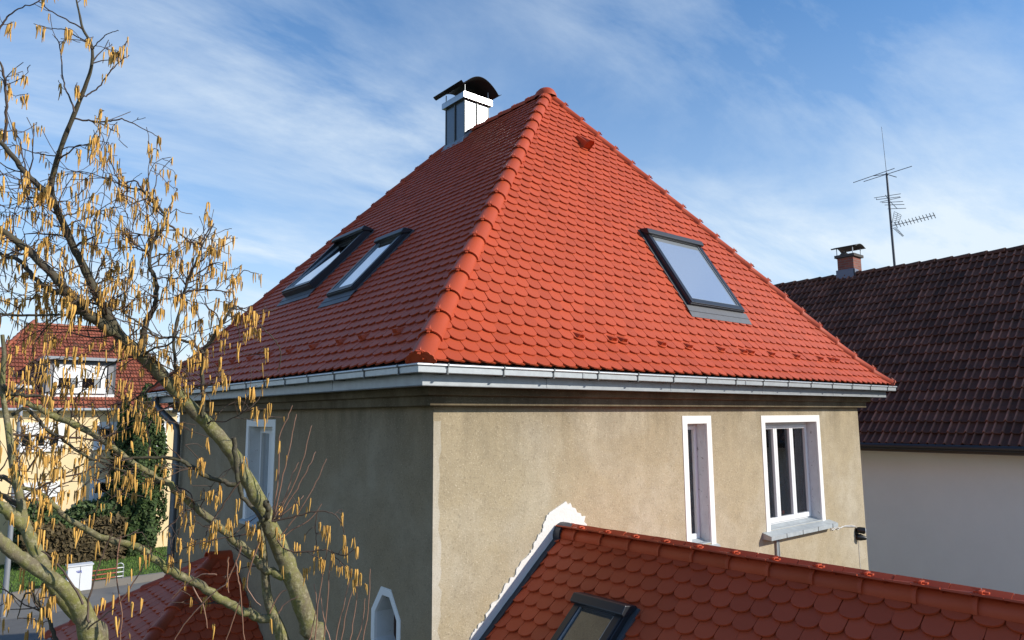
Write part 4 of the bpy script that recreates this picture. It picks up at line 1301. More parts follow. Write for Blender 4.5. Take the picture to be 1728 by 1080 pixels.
# leafy masses built of many small leaf faces
def foliage(name, P, Nrm, size, m, parent=None, jitter=0.5, elong=1.6):
    n = len(P)
    A = RNG.normal(size=(n, 3)); B = Nrm + RNG.normal(size=(n, 3)) * jitter
    B /= np.linalg.norm(B, axis=1)[:, None]
    A -= B * np.sum(A * B, 1)[:, None]; A /= np.linalg.norm(A, axis=1)[:, None]
    D = np.cross(A, B)
    s = size * RNG.uniform(0.6, 1.3, n)[:, None]
    V = np.stack([P - A * s * 0.5, P + D * s * elong * 0.5 - A * s * 0.1, P + A * s * 0.5, P - D * s * elong * 0.5], 1).reshape(-1, 3)
    return np_mesh(name, V, [np.arange(4 * n).reshape(-1, 4)], m, parent)
M_thuja = mat('thuja_green', (0.034, 0.062, 0.011), 0.8, island=0.45)
M_hedge = mat('hedge_green', (0.05, 0.085, 0.022), 0.7, island=0.5)
M_hedgeb = mat('hedge_brown', (0.085, 0.062, 0.026), 0.85, island=0.45)
M_wood = mat('trunk_wood', (0.12, 0.085, 0.055), 0.9, nscale=10, namt=0.3)
def thuja(u, v, h, r, label, n=15000, name='conifer'):
    t = thing(name, label, 'tree', UV(u, v, 0))
    MB().tube([UV(u, v, 0), UV(u, v, h * 0.9)], [0.14, 0.03], 8).build('trunk', M_wood, t)
    z = RNG.uniform(0.02, 1, n) ** 0.9
    an = RNG.uniform(0, 2 * np.pi, n)
    lob = 1 + 0.16 * np.sin(an * 5 + z * 9) + 0.10 * np.sin(an * 9 - z * 23) + 0.08 * np.sin(z * 31 + an * 2)
    prof = np.minimum(1.0, 0.55 + 2.2 * z) * np.minimum(1, ((1.02 - z) * 2.6)) ** 0.6
    rr = r * prof * lob * RNG.uniform(0.6, 1.03, n) ** 0.5
    d = np.outer(np.cos(an), RR) + np.outer(np.sin(an), FF)
    P = np.array(UV(u, v, 0)) + d * rr[:, None] + np.outer(z * h + RNG.normal(0, 0.08, n), Z_)
    nr = d + np.array([0, 0, 0.35])
    foliage('crown', P, nr, 0.11, M_thuja, t, 0.6, 2.0)
    # dense inner mass so no light leaks straight through
    MB().tube([UV(u, v, 0.3), UV(u, v, h * 0.35), UV(u, v, h * 0.75), UV(u, v, h * 0.97)], [r * 0.55, r * 0.68, r * 0.5, 0.05], 10).build('inner_foliage', mat('thuja_inner', (0.012, 0.02, 0.005), 0.9), t)
    return t
thuja(5.05, 31.6, 7.75, 0.88, 'tall dark green columnar conifer between cream house and downpipe')
thuja(4.25, 32.1, 7.2, 0.42, 'added slim conifer standing in for the shaded left side of the tall one', 9000)  # added to give the tall conifer its dark, shaded left side
def hedge(name, label, u0, u1, v0, v1, z0, z1, m, n, cat='hedge', lump=0.25):
    P = np.stack([RNG.uniform(u0, u1, n), RNG.uniform(v0, v1, n), RNG.uniform(0, 1, n)], 1)
    top = z1 * (1 + lump * (np.sin(P[:, 0] * 2.1) * 0.5 + np.sin(P[:, 0] * 4.7 + P[:, 1]) * 0.3 + np.sin(P[:, 1] * 3.3) * 0.3))
    # push leaves to the outer skin
    side = RNG.uniform(0, 1, n)
    zz = np.where(side < 0.4, top * RNG.uniform(0.9, 1.0, n), z0 + (top - z0) * P[:, 2])
    vv = np.where(side < 0.4, P[:, 1], v0 + (v1 - v0) * 0.25 * RNG.uniform(0, 1, n) ** 2)
    W_ = np.array(C0) + np.outer(P[:, 0], RR) + np.outer(vv, FF) + np.outer(zz, Z_)
    W_ += RNG.normal(0, 0.06, W_.shape)
    return foliage(name, W_, np.tile(np.array(-FF) * 0.8 + np.array([0, 0, 0.6]), (n, 1)), 0.16, m, None, 0.8)
tag(hedge('hedge', '', 0.2, 3.9, 31.9, 32.8, 0.1, 2.35, M_hedge, 7000), 'rounded green garden hedge below the cream house windows', 'hedge')
tag(hedge('hedge', '', 0.6, 4.3, 31.0, 31.9, 0.1, 1.7, M_hedgeb, 6500), 'brown winter hedge in front of the green hedge', 'hedge')
tag(hedge('shrub', '', 3.1, 4.2, 31.6, 32.4, 0.1, 2.3, M_hedge, 3000, lump=0.3), 'taller leafy shrub under the small lower window of the cream house', 'shrub')

# white utility cabinet
cabc = UV(1.77, 25.7, 0.0)
uc = thing('utility_cabinet', 'white street utility cabinet on the pavement beside the railing', 'cabinet', cabc)
c0 = UV(0, 0)
MB().obox(c0, RR, FF, Z_, (1.38, 2.16), (25.52, 25.85), (0.0, 0.14)).build('plinth', M_pave, uc)
MB().obox(c0, RR, FF, Z_, (1.38, 2.16), (25.5, 25.86), (0.142, 1.02)).build('body', mat('cabinet_white', (0.68, 0.71, 0.74), 0.5, nscale=3, namt=0.06), uc, bevel=0.01)
MB().obox(c0, RR, FF, Z_, (1.35, 2.19), (25.46, 25.9), (1.022, 1.07)).build('lid', mat('cabinet_lid', (0.62, 0.65, 0.68), 0.5), uc)
for a in (1.77,):
    MB().obox(c0, RR, FF, Z_, (a, a + 0.012), (25.494, 25.499), (0.17, 1.0)).build('door_gap', M_black, uc)
# blue scrawl on its front
mb = MB(); gp = []
for k in range(26):
    t_ = k / 25
    gp.append(UV(1.66 + 0.16 * t_, 25.492, 0.82 + 0.035 * math.sin(t_ * 17) + 0.025 * math.sin(t_ * 31)))
mb.tube(gp, 0.007, 4); mb.build('blue_scrawl', mat('blue_paint', (0.03, 0.06, 0.45), 0.6), uc)

# red and white railing
M_red = mat('railing_red', (0.42, 0.09, 0.06), 0.5); M_wh = mat('railing_white', (0.75, 0.75, 0.75), 0.5)
ra = thing('railing', 'red and white three-bar railing right of the utility cabinet', 'railing', UV(2.8, 26.25, 0.26))
for k, z in enumerate((0.33, 0.49, 0.65)):
    MB().tube([UV(1.2, 26.25, z), UV(3.08, 26.25, z)], 0.020, 8).build('rail', M_red, ra)
    MB().tube([UV(3.081, 26.25, z), UV(3.36, 26.25, z)], 0.020, 8).build('rail_end', M_wh, ra)
for u in (1.9, 3.10, 3.34):
    MB().tube([UV(u, 26.25, 0.24), UV(u, 26.25, 0.70)], 0.020, 8).build('post', M_zincw, ra)
arc = [UV(3.22 - 0.12 * math.cos(a), 26.25, 0.70 + 0.12 * math.sin(a)) for a in np.linspace(0, math.pi, 10)]
MB().tube(arc, 0.018, 6).build('hoop', M_zinc, ra)

# street lamp
lb = UV(-0.58, 23.9, 0.0)
sl_ = thing('street_lamp', 'slim grey street lamp behind the left hazel trunk', 'street lamp', lb)
MB().tube([lb + Z_ * 0.0, lb + Z_ * 1.2, lb + Z_ * 7.3], [0.10, 0.085, 0.06], 12).build('pole', mat('galvanised_pole', (0.33, 0.35, 0.38), 0.4, metal=0.5), sl_)
mb = MB()
hc = lb + Z_ * 7.32
vs = []
prof_ = [(0.05, -0.03), (0.30, 0.02), (0.36, 0.06), (0.33, 0.12), (0.18, 0.17), (0.01, 0.18)]
for r_, z_ in prof_:
    for k in range(16):
        a = 2 * math.pi * k / 16
        vs.append(hc + Vector((r_ * math.cos(a), r_ * math.sin(a), z_)))
mb.add(vs, [(i * 16 + k, i * 16 + (k + 1) % 16, (i + 1) * 16 + (k + 1) % 16, (i + 1) * 16 + k) for i in range(5) for k in range(16)], True)
mb.build('lamp_head', mat('lamp_grey', (0.55, 0.56, 0.56), 0.5), sl_)
# far tree line closing the view along the street
def far_trees(label, u0, u1, v, h, n):
    P = np.stack([RNG.uniform(u0, u1, n), RNG.uniform(v, v + 5, n), RNG.uniform(0, 1, n)], 1)
    top = h * (0.75 + 0.25 * np.sin(P[:, 0] * 0.35) + 0.1 * np.sin(P[:, 0] * 1.7))
    W_ = np.array(C0) + np.outer(P[:, 0], RR) + np.outer(P[:, 1], FF) + np.outer(top * P[:, 2] ** 0.6, Z_)
    o = foliage('tree_line', W_, np.tile([0, 0, 1.0], (n, 1)), 0.55, M_hedgeb, None, 1.2)
    o['kind'] = 'stuff'; o['label'] = label; o['category'] = 'trees'
far_trees('distant bare tree line behind the houses', -60, 90, 85, 7.0, 9000)

# ================================================================== hazel trees
def catkin_template(Lc, r, bend, seg=5, sides=6):
    mb = MB()
    pts, rad_ = [], []
    for i in range(seg + 1):
        t_ = i / seg
        pts.append((bend * t_ * t_, 0, -Lc * t_))
        rad_.append(r * (0.55 + 0.45 * math.sin(math.pi * min(1, t_ * 1.15 + 0.12))) if i < seg else r * 0.35)
    mb.tube(pts, rad_, sides, cap=True, smooth=True)
    return mb
CK = [catkin_template(0.072, 0.0047, 0.004), catkin_template(0.090, 0.0052, -0.009), catkin_template(0.058, 0.0046, 0.007), catkin_template(0.040, 0.0042, 0.003)]
CKM = []
for q_ in CK:
    me = bpy.data.meshes.new('catkin'); me.from_pydata(q_.v, [], q_.f); me.polygons.foreach_set('use_smooth', q_.sm); me.materials.append(M_catkin); me.update(); CKM.append(me)

def smooth_path(pts, sub=3):
    P = [np.array(p, float) for p in pts]
    if len(P) < 3: return P
    out = []
    for i in range(len(P) - 1):
        p0 = P[max(0, i - 1)]; p1 = P[i]; p2 = P[i + 1]; p3 = P[min(len(P) - 1, i + 2)]
        for k in range(sub):
            t_ = k / sub
            out.append(0.5 * ((2 * p1) + (-p0 + p2) * t_ + (2 * p0 - 5 * p1 + 4 * p2 - p3) * t_ ** 2 + (-p0 + 3 * p1 - 3 * p2 + p3) * t_ ** 3))
    out.append(P[-1])
    return out

class Tree:
    def __init__(self, label, base):
        self.t = thing('hazel_tree', label, 'tree', base, 'hazel trees')
        self.twigs = MB(); self.shoots = MB(); self.cat = []
    def limb(self, pts, d0, d1, name='branch', den=0.0, tl=0.35, sides=10, m=None, tube_only=False):
        """pts: (px, py, width px) measured along the limb; depth runs d0..d1"""
        n = len(pts)
        raw = []
        for i, (x, y, w) in enumerate(pts):
            d = d0 + (d1 - d0) * i / (n - 1)
            p = at(x, y, d)
            raw.append((p.x, p.y, p.z, w / 2 / FPX * d))
        sm = smooth_path(raw, 4)
        if name == 'branch' and len(sm) > 4:
            for q_ in sm[1:-1]: q_[:3] += RNG.normal(0, q_[3] * 0.12 + 0.0015, 3)
        P = [Vector(q_[:3]) for q_ in sm]; R = [max(0.0021, q_[3]) for q_ in sm]
        big = max(R) > 0.0075
        if big: MB().tube(P, R, sides).build(name, m or (M_bark if max(R) > 0.021 else M_bark_backlit), self.t)
        else: (self.shoots if m is M_shoot else self.twigs).tube(P, R, 5, cap=False)
        if den: self.spawn(P, R, den, tl)
        return P
    def spawn(self, P, R, den, tl):
        lens = [(b - a).length for a, b in zip(P, P[1:])]
        tot = sum(lens)
        den = den * 1.35
        cnt = int(tot * den) + (RNG.random() < (tot * den) % 1)
        for _ in range(cnt):
            s = RNG.uniform(0.08, 1.0) * tot; i = 0
            while i < len(lens) - 1 and s > lens[i]: s -= lens[i]; i += 1
            p = P[i].lerp(P[i + 1], min(1, s / max(lens[i], 1e-6)))
            t_ = (P[i + 1] - P[i]).normalized()
            d = Vector(RNG.normal(size=3)); d -= t_ * d.dot(t_); d.normalize()
            d = (d * 1.0 + t_ * 0.55 + Z_ * 0.25).normalized()
            self.twig(p, d, tl * RNG.uniform(0.45, 1.25), min(R[i] * 0.5, 0.0042), 0)
    def twig(self, p, d, ln, r, lvl):
        n = max(3, int(ln / 0.05)); pts = [p]; q_ = p.copy(); dd = d.copy()
        for i in range(n):
            dd = (dd + Vector(RNG.normal(size=3)) * 0.24 + Z_ * 0.03).normalized()
            q_ = q_ + dd * (ln / n); pts.append(q_.copy())
        rs = [max(0.0019, r * (1 - 0.75 * i / n)) for i in range(n + 1)]
        self.twigs.tube(pts, rs, 4, cap=False)
        for i in range(1, n + 1):
            if lvl < 2 and RNG.random() < (0.34 if lvl == 0 else 0.16):
                d2 = (dd + Vector(RNG.normal(size=3)) * 0.9).normalized()
                self.twig(pts[i], d2, ln * RNG.uniform(0.25, 0.55), r * 0.6, lvl + 1)
            if RNG.random() < (0.13 if lvl == 0 else 0.19) or i == n and RNG.random() < 0.40:
                self.cluster(pts[i])
    def cluster(self, p, k=None, L0=1.0):
        k = k or int(RNG.choice([1, 2, 3, 4, 5], p=[0.3, 0.32, 0.24, 0.10, 0.04]))
        st = p + Vector(RNG.normal(size=3)) * 0.006 - Z_ * RNG.uniform(0.004, 0.016)
        if RNG.random() < 0.6: self.twigs.tube([p, st], [0.0013, 0.001], 3, cap=False)
        else: st = p
        for _ in range(k):
            o = st + Vector((RNG.normal(0, 0.007), RNG.normal(0, 0.007), RNG.normal(0, 0.003)))
            v = int(RNG.choice(4, p=[0.38, 0.22, 0.25, 0.15]))
            s = RNG.uniform(0.66, 1.05) * L0
            M_x = Matrix.Translation(o) @ Matrix.Rotation(RNG.uniform(0, 6.28), 4, 'Z') @ Matrix.Rotation(RNG.normal(0, 0.09), 4, 'X') @ Matrix.Diagonal((s * 1.0, s * 1.0, s, 1))
            self.cat.append((v, M_x))
    def hang(self, pts, d, k=None):
        for (x, y) in pts: self.cluster(at(x, y, d), k)
    def finish(self, most=300):
        if self.twigs.v:
            o = self.twigs.build('twigs', M_twig, self.t); o['kind'] = 'stuff'
        if self.shoots.v:
            o = self.shoots.build('young_shoots', M_shoot, self.t); o['kind'] = 'stuff'
        sc = []
        for i, (v, Mx) in enumerate(self.cat):
            X, Y, dz = px(Mx.to_translation())
            ok = 0 < X < 1728 and -20 < Y < 1075
            sc.append((dz / (1.0 if v < 2 else 0.75) if ok else 1e9, i))
        sc.sort(); pick = {i for d, i in sc[:most] if d < 1e8}
        for i in pick:
            v, Mx = self.cat[i]
            o = link('catkin', CKM[v], self.t); o.matrix_basis = Mx
        Vs, F4, F6, b = [], [], [], 0
        for i, (v, Mx) in enumerate(self.cat):
            if i in pick: continue
            A = np.array(Mx); V = np.array(CK[v].v); Vs.append(V @ A[:3, :3].T + A[:3, 3])
            F4.append(np.array([f for f in CK[v].f if len(f) == 4]) + b); F6.append(np.array([f for f in CK[v].f if len(f) == 6]) + b); b += len(V)
        if Vs:
            o = np_mesh('catkins', np.concatenate(Vs), [np.concatenate(F4), np.concatenate(F6)], M_catkin, self.t, True); o['kind'] = 'stuff'

T1 = Tree('mossy hazel hung with golden catkins, trunk leaning in from the bottom centre-left', at(540, 1080, 4.3) * 1.0)
gb = at(545, 1110, 4.25); gb2 = at(600, 1400, 4.2)
D = 4.2
T1.t.location = (gb2.x + 0.2, gb2.y - 0.1, 0.0)
def trunk_down(T, pxy, w, d, foot):
    p = at(pxy[0], pxy[1], d); r = w / 2 / FPX * d
    pts = [foot, foot.lerp(p, 0.5) + Vector((0.05, 0.02, 0)), p]
    return pts, [r * 1.5, r * 1.2, r]
# main trunk with everything measured along it
trunk1 = [(535, 1120, 35), (522, 1060, 33), (506, 1005, 30), (482, 950, 28), (455, 885, 27), (430, 832, 25), (408, 795, 23), (385, 755, 22), (350, 715, 21), (312, 677, 21), (280, 640, 21), (240, 600, 20), (205, 570, 19), (180, 530, 16), (160, 490, 14), (141, 449, 12.5), (125, 419, 12), (115, 395, 11.5), (103, 369, 11), (92, 342, 10), (87, 325, 9), (89, 297, 8.5), (105, 244, 7.5), (124, 196, 7), (142, 150, 6), (154, 115, 5), (155, 78, 4.4), (140, 49, 4), (133, 18, 3), (126, -12, 2.5)]
def trunk_build(T, pts, d0, d1, foot):
    n = len(pts); raw = []
    f = foot; p0 = at(pts[0][0], pts[0][1], d0); r0_ = pts[0][2] / 2 / FPX * d0
    for k in (0.0, 0.33, 0.66):
        q_ = f.lerp(p0, k) + Vector((0.06 * math.sin(k * 5), 0.05 * math.sin(k * 4), 0))
        raw.append((q_.x, q_.y, q_.z, r0_ * (1.7 - 0.7 * k)))
    for i, (x, y, w) in enumerate(pts):
        d = d0 + (d1 - d0) * i / (n - 1); p = at(x, y, d); raw.append((p.x, p.y, p.z, w / 2 / FPX * d))
    sm = smooth_path(raw, 4)
    for q_ in sm[13:-1]: q_[:3] += RNG.normal(0, q_[3] * 0.05, 3); q_[3] *= RNG.uniform(0.94, 1.07)
    P = [Vector(q_[:3]) for q_ in sm]; R = [q_[3] for q_ in sm]
    MB().tube(P, R, 14).build('trunk', M_bark, T.t)
    return P, R
P1, R1 = trunk_build(T1, trunk1, 4.25, 4.0, Vector(T1.t.location))
ks = 12 + 4 * 9
T1.spawn(P1[ks:ks + 40], R1[ks:ks + 40], 12, 0.40)
T1.spawn(P1[ks + 40:], R1[ks + 40:], 3.5, 0.20)
# second stem and the limbs that leave it
T1.limb([(490, 1125, 22), (473, 1067, 20), (460, 1035, 17), (451, 1005, 15), (447, 967, 13.5), (442, 913, 12), (437, 880, 8)], 4.22, 4.18, name='stem')
T1.limb([(478, 974, 13), (450, 962, 14), (430, 943, 13.5), (397, 914, 13), (370, 888, 12.5), (344, 867, 12), (314, 843, 11.5), (286, 819, 11), (258, 803, 10), (240, 791, 10), (213, 772, 9.5), (172, 743, 9.5), (115, 711, 12), (93, 704, 11), (72, 692, 10), (40, 680, 9), (0, 662, 8), (-30, 650, 6)], 4.2, 3.9, den=8, tl=0.33)
T1.limb([(460, 1043, 14), (435, 1042, 15), (413, 1032, 14), (393, 1022, 14), (366, 1006, 13), (331, 985, 14), (297, 967, 14), (270, 953, 12), (240, 928, 11), (200, 914, 11), (167, 904, 10), (130, 885, 9), (104, 865, 8), (80, 841, 8), (56, 828, 7), (37, 822, 6), (5, 806, 5)], 4.2, 3.8, den=4.5, tl=0.30)
# upper left fork
T1.limb([(92, 340, 9), (82, 331, 10), (58, 305, 9), (33, 280, 9), (12, 252, 8), (-15, 228, 7)], 4.06, 3.9, den=13, tl=0.34)
T1.limb([(190, 563, 16), (163, 540, 19), (141, 523, 18), (118, 497, 16), (104, 482, 14), (80, 454, 13), (43, 419, 12), (15, 398, 11), (-15, 378, 10)], 4.1, 3.8, den=12, tl=0.36)
T1.limb([(118, 497, 10), (87, 490, 9), (56, 467, 7), (33, 440, 7), (0, 430, 6), (-15, 425, 5)], 4.1, 4.25, den=12, tl=0.3)
T1.limb([(140, 528, 5), (100, 531, 4), (50, 532, 4), (0, 530, 4), (-15, 530, 3)], 4.05, 3.9, den=9, tl=0.3)
T1.limb([(7, 240, 4), (12, 190, 4.5), (10, 150, 4), (6, 120, 4), (0, 105, 3), (-8, 95, 3)], 3.9, 3.8, den=13, tl=0.26)
T1.limb([(-5, 60, 3), (5, 40, 3), (15, 25, 2.5), (38, 12, 2), (60, 5, 2), (68, -5, 2)], 3.9, 3.9, den=9, tl=0.14)
T1.limb([(140, 49, 3), (125, 40, 2.6), (98, 26, 2.2), (80, 14, 2), (66, 3, 1.8)], 4.0, 4.0, den=5, tl=0.12)
T1.limb([(126, 190, 3.4), (118, 165, 3), (110, 150, 2.6), (106, 130, 2.4), (103, 105, 2.2), (100, 75, 2), (92, 62, 1.8)], 4.02, 4.1, den=8, tl=0.13)
T1.limb([(140, 163, 3), (152, 158, 2.6), (170, 143, 2.4), (188, 118, 2), (205, 102, 1.6), (218, 93, 1.3)], 4.02, 4.1, den=6, tl=0.12)
T1.limb([(126, 200, 3.4), (145, 203, 3.2), (165, 205, 3), (185, 204, 2.8), (205, 202, 2.4), (222, 207, 2), (240, 217, 1.6), (258, 226, 1.4), (268, 231, 1.3)], 4.02, 4.1, den=5, tl=0.16)
T1.hang([(265, 230), (268, 231), (271, 233)], 4.1, 2)
T1.limb([(155, 205, 2.4), (170, 208, 2.2), (185, 217, 2), (200, 225, 1.6), (203, 238, 1.3), (215, 249, 1.2)], 4.05, 4.0, den=9, tl=0.10)
T1.limb([(100, 268, 3), (115, 258, 2.6), (130, 246, 2.2), (150, 244, 1.8), (170, 238, 1.4)], 4.03, 4.0, den=11, tl=0.1)
T1.limb([(154, 82, 2.4), (145, 70, 2.2), (130, 62, 2), (110, 50, 1.8), (88, 48, 1.5)], 4.0, 4.05, den=8, tl=0.08)
T1.limb([(155, 84, 2), (165, 72, 1.8), (178, 60, 1.6), (190, 54, 1.3), (200, 52, 1)], 4.0, 3.95, den=4, tl=0.08)
T1.limb([(98, 262, 2.4), (80, 262, 2), (60, 258, 1.8), (40, 252, 1.6), (20, 240, 1.4)], 4.0, 4.2, den=9, tl=0.16)
# the tall side stems of the crown centre
S_a = [(238, 588, 12), (243, 558, 10), (250, 538, 9), (261, 519, 8), (264, 500, 8), (262, 472, 7), (254, 450, 6.5), (252, 430, 6), (260, 404, 6), (274, 387, 6), (278, 374, 5.5), (276, 361, 5), (269, 350, 4.5), (254, 337, 4), (241, 322, 3.4), (225, 318, 2.6), (205, 313, 2.2), (190, 305, 1.9), (170, 298, 1.6), (150, 292, 1.4), (130, 289, 1.3)]
T1.limb(S_a, 4.15, 4.25, den=15, tl=0.30)
T1.limb([(241, 322, 3), (228, 305, 2.6), (208, 310, 2), (196, 296, 2), (190, 280, 1.6), (184, 270, 1.3)], 4.25, 4.3, den=12, tl=0.12)
T1.limb([(278, 378, 4), (290, 382, 3.6), (305, 395, 3.2), (320, 408, 3), (335, 411, 2.8), (345, 400, 2.2), (355, 385, 1.9), (361, 378, 1.6)], 4.2, 4.3, den=15, tl=0.16)
T1.limb([(300, 660, 6), (298, 627, 5), (293, 575, 5), (300, 538, 4.6), (311, 493, 4.4), (322, 462, 4.2), (330, 445, 3.6), (340, 418, 3), (350, 398, 2.4), (361, 377, 1.8)], 4.15, 4.3, den=15, tl=0.26)
T1.limb([(326, 452, 3), (345, 436, 2.6), (358, 425, 2.2), (367, 412, 1.8)], 4.28, 4.3, den=14, tl=0.10)
T1.limb([(316, 475, 3), (335, 460, 2.6), (352, 449, 2.2), (366, 443, 1.8), (379, 447, 1.5), (381, 460, 1.3)], 4.25, 4.35, den=13, tl=0.12)
T1.limb([(306, 500, 4), (322, 490, 3.6), (345, 489, 3.2), (365, 490, 2.6), (381, 492, 2), (395, 493, 1.2)], 4.25, 4.3, den=14, tl=0.18)
T1.limb([(381, 488, 2), (390, 478, 1.8), (402, 466, 1.6), (413, 456, 1.5), (425, 460, 1.3), (437, 462, 1.2)], 4.3, 4.35)
T1.hang([(426, 462), (432, 461), (441, 462), (437, 462)], 4.35, 1)
T1.limb([(343, 705, 7), (343, 664, 6.5), (340, 627, 6.5), (342, 595, 6.5), (354, 578, 6), (372, 549, 5.5), (385, 530, 5), (394, 519, 4.2), (401, 518, 3), (415, 527, 2.2), (432, 542, 1.9), (450, 560, 1.8), (464, 573, 1.7), (472, 590, 1.6), (473, 610, 1.5), (468, 628, 1.3)], 4.15, 4.3, den=9, tl=0.22)
T1.limb([(342, 597, 5), (328, 582, 5), (311, 575, 4.6), (289, 569, 4.2), (267, 571, 4), (248, 554, 3.4), (228, 540, 3), (216, 534, 2.4), (205, 520, 1.8)], 4.15, 4.05, den=16, tl=0.28)
T1.limb([(372, 549, 2.6), (365, 530, 2.2), (352, 520, 2), (345, 500, 1.6)], 4.25, 4.3, den=14, tl=0.2)
T1.limb([(385, 531, 2), (400, 545, 1.8), (404, 575, 1.6), (400, 590, 1.5), (420, 598, 1.4), (448, 598, 1.2)], 4.25, 4.3, den=9, tl=0.12)
for c in range(22): T1.cluster(at(395 + c * 1.9 + random.gauss(0, 3), 525 + c * 1.0 + random.gauss(0, 5), 4.28), None)
# fill of fine side branches through the dense middle of the crown
for (x0, y0, x1, y1, w) in [(118, 404, 40, 395, 4), (125, 419, 170, 380, 4), (141, 449, 75, 440, 4), (160, 490, 215, 455, 4.5), (160, 490, 110, 520, 4), (180, 530, 235, 495, 4.5), (205, 570, 150, 590, 4.5), (205, 570, 110, 560, 4), (240, 600, 170, 640, 4.5), (240, 600, 300, 560, 4.5), (280, 640, 215, 680, 4.5), (280, 640, 345, 610, 4), (312, 677, 380, 650, 4), (312, 677, 250, 720, 4), (350, 715, 420, 690, 3), (103, 369, 160, 350, 3.4), (92, 342, 30, 350, 3.6), (252, 430, 190, 420, 3.4), (252, 430, 205, 395, 3), (260, 404, 180, 395, 3), (262, 472, 310, 455, 3), (264, 500, 215, 505, 3), (254, 337, 215, 350, 2.6), (269, 350, 240, 375, 2.4), (141, 523, 60, 575, 4), (118, 497, 30, 510, 4), (172, 743, 250, 700, 3.4), (115, 711, 60, 650, 3.4), (93, 704, 150, 650, 3.4), (213, 772, 160, 800, 3), (240, 791, 190, 840, 3), (286, 819, 330, 880, 3), (43, 419, 10, 470, 4), (80, 454, 50, 510, 4), (33, 280, 60, 350, 3), (58, 305, 20, 330, 3), (115, 395, 60, 365, 3), (180, 530, 130, 475, 3.4)]:
    mx_, my_ = (x0 + x1) / 2 + RNG.normal(0, 8), (y0 + y1) / 2 + RNG.normal(0, 8)
    dd = RNG.uniform(-0.35, 0.35)
    T1.limb([(x0, y0, w), (x0 * .7 + mx_ * .3, y0 * .7 + my_ * .3 - 3, w * .8), (mx_, my_, w * .65), (x1, y1, w * .4)], 4.12, 4.12 + dd, den=15, tl=0.24)
# side branch that crosses the wall, and the twisted one hugging the trunk
T1.limb([(400, 818, 9), (370, 812, 8), (344, 801, 7.5), (320, 784, 7), (286, 772, 6), (240, 773, 5), (194, 774, 4.6), (170, 772, 4), (144, 781, 3), (110, 800, 2), (60, 828, 1.6)], 4.1, 3.8, den=6, tl=0.26)
T1.limb([(394, 738, 7.5), (396, 762, 8), (401, 806, 7), (407, 834, 7), (421, 852, 7), (444, 878, 5.5), (456, 900, 4)], 4.02, 4.05)
T1.limb([(452, 900, 10), (448, 880, 12), (452, 862, 9), (450, 850, 11), (452, 846, 6)], 4.05, 4.02)
T1.limb([(405, 812, 3.4), (385, 840, 3), (365, 870, 2.6), (352, 890, 2.2), (347, 905, 1.8)], 4.0, 3.9, den=7, tl=0.16)
T1.limb([(438, 895, 3), (400, 905, 2.4), (370, 908, 2.2), (340, 915, 2), (310, 925, 1.6), (275, 940, 1.3)], 4.05, 3.9, den=8, tl=0.2)
for (x, y, k) in [(352, 905, 4), (358, 900, 5), (345, 908, 4), (362, 885, 3), (365, 905, 3), (352, 830, 5), (358, 826, 4), (366, 838, 3), (345, 775, 4), (339, 770, 5), (334, 785, 4), (322, 790, 4), (403, 842, 4), (420, 880, 4), (424, 890, 5), (430, 885, 4), (436, 895, 5), (440, 900, 4), (398, 868, 4), (470, 900, 4), (466, 888, 3), (312, 975, 2), (360, 1050, 3), (458, 1045, 2), (478, 955, 2)]:
    T1.cluster(at(x, y, 4.0), k)
# young shoots fanning up the shaded wall
for ln_ in [[(459, 880), (470, 800), (472, 740), (485, 705), (493.5, 684)], [(461, 880), (478, 800), (488, 760), (496, 720), (500, 699)], [(462, 880), (490, 830), (510, 780), (520, 740), (526, 718)], [(464, 882), (495, 835), (515, 800), (527, 775), (533, 762)], [(470, 910), (500, 870), (525, 830), (540, 800), (551, 774)], [(460, 878), (480, 840), (492, 805), (504, 780)], [(462, 880), (500, 850), (512, 836)], [(470, 912), (500, 890), (525, 875), (543, 850)]]:
    T1.limb([(x + 0.0, y, 2.4 - 1.1 * i / (len(ln_) - 1)) for i, (x, y) in enumerate(ln_)], 4.1, 4.15, m=M_shoot)
for c in [(472, 745), (476, 738), (484, 770), (508, 835), (526, 838), (523, 850), (471, 790)]: T1.cluster(at(c[0], c[1], 4.12), 1)
T1.limb([(458, 880, 3.2), (475, 877, 3), (500, 871, 2.6), (531, 863, 2.3), (555, 864, 2), (570, 872, 1.8), (578, 887, 1.6), (581, 900, 1.4)], 4.05, 4.1, den=4, tl=0.1)
T1.limb([(466, 908, 3), (480, 925, 2.8), (497, 931, 2.6), (525, 930, 2.4), (550, 928, 2.2), (565, 933, 2), (582, 938, 1.8), (600, 925, 1.2)], 4.05, 4.1, den=5, tl=0.12)
T1.limb([(560, 934, 1.8), (575, 950, 1.6), (584, 962, 1.4), (598, 970, 1.2)], 4.1, 4.12, den=8, tl=0.08)
T1.limb([(535, 865, 1.8), (532, 890, 1.5), (534, 915, 1.4), (528, 935, 1.2)], 4.1, 4.12, den=8, tl=0.08)
for (x, y, k) in [(540, 873, 4), (546, 886, 5), (552, 885, 4), (560, 898, 3), (582, 903, 3), (597, 905, 3), (606, 915, 3), (533, 920, 3), (540, 940, 4), (548, 945, 4), (513, 960, 5), (519, 958, 5), (497, 915, 3), (505, 920, 3), (585, 955, 4), (592, 955, 4), (602, 960, 5), (609, 965, 4), (598, 975, 4), (618, 985, 2), (563, 935, 2)]:
    T1.cluster(at(x, y, 4.08), k)
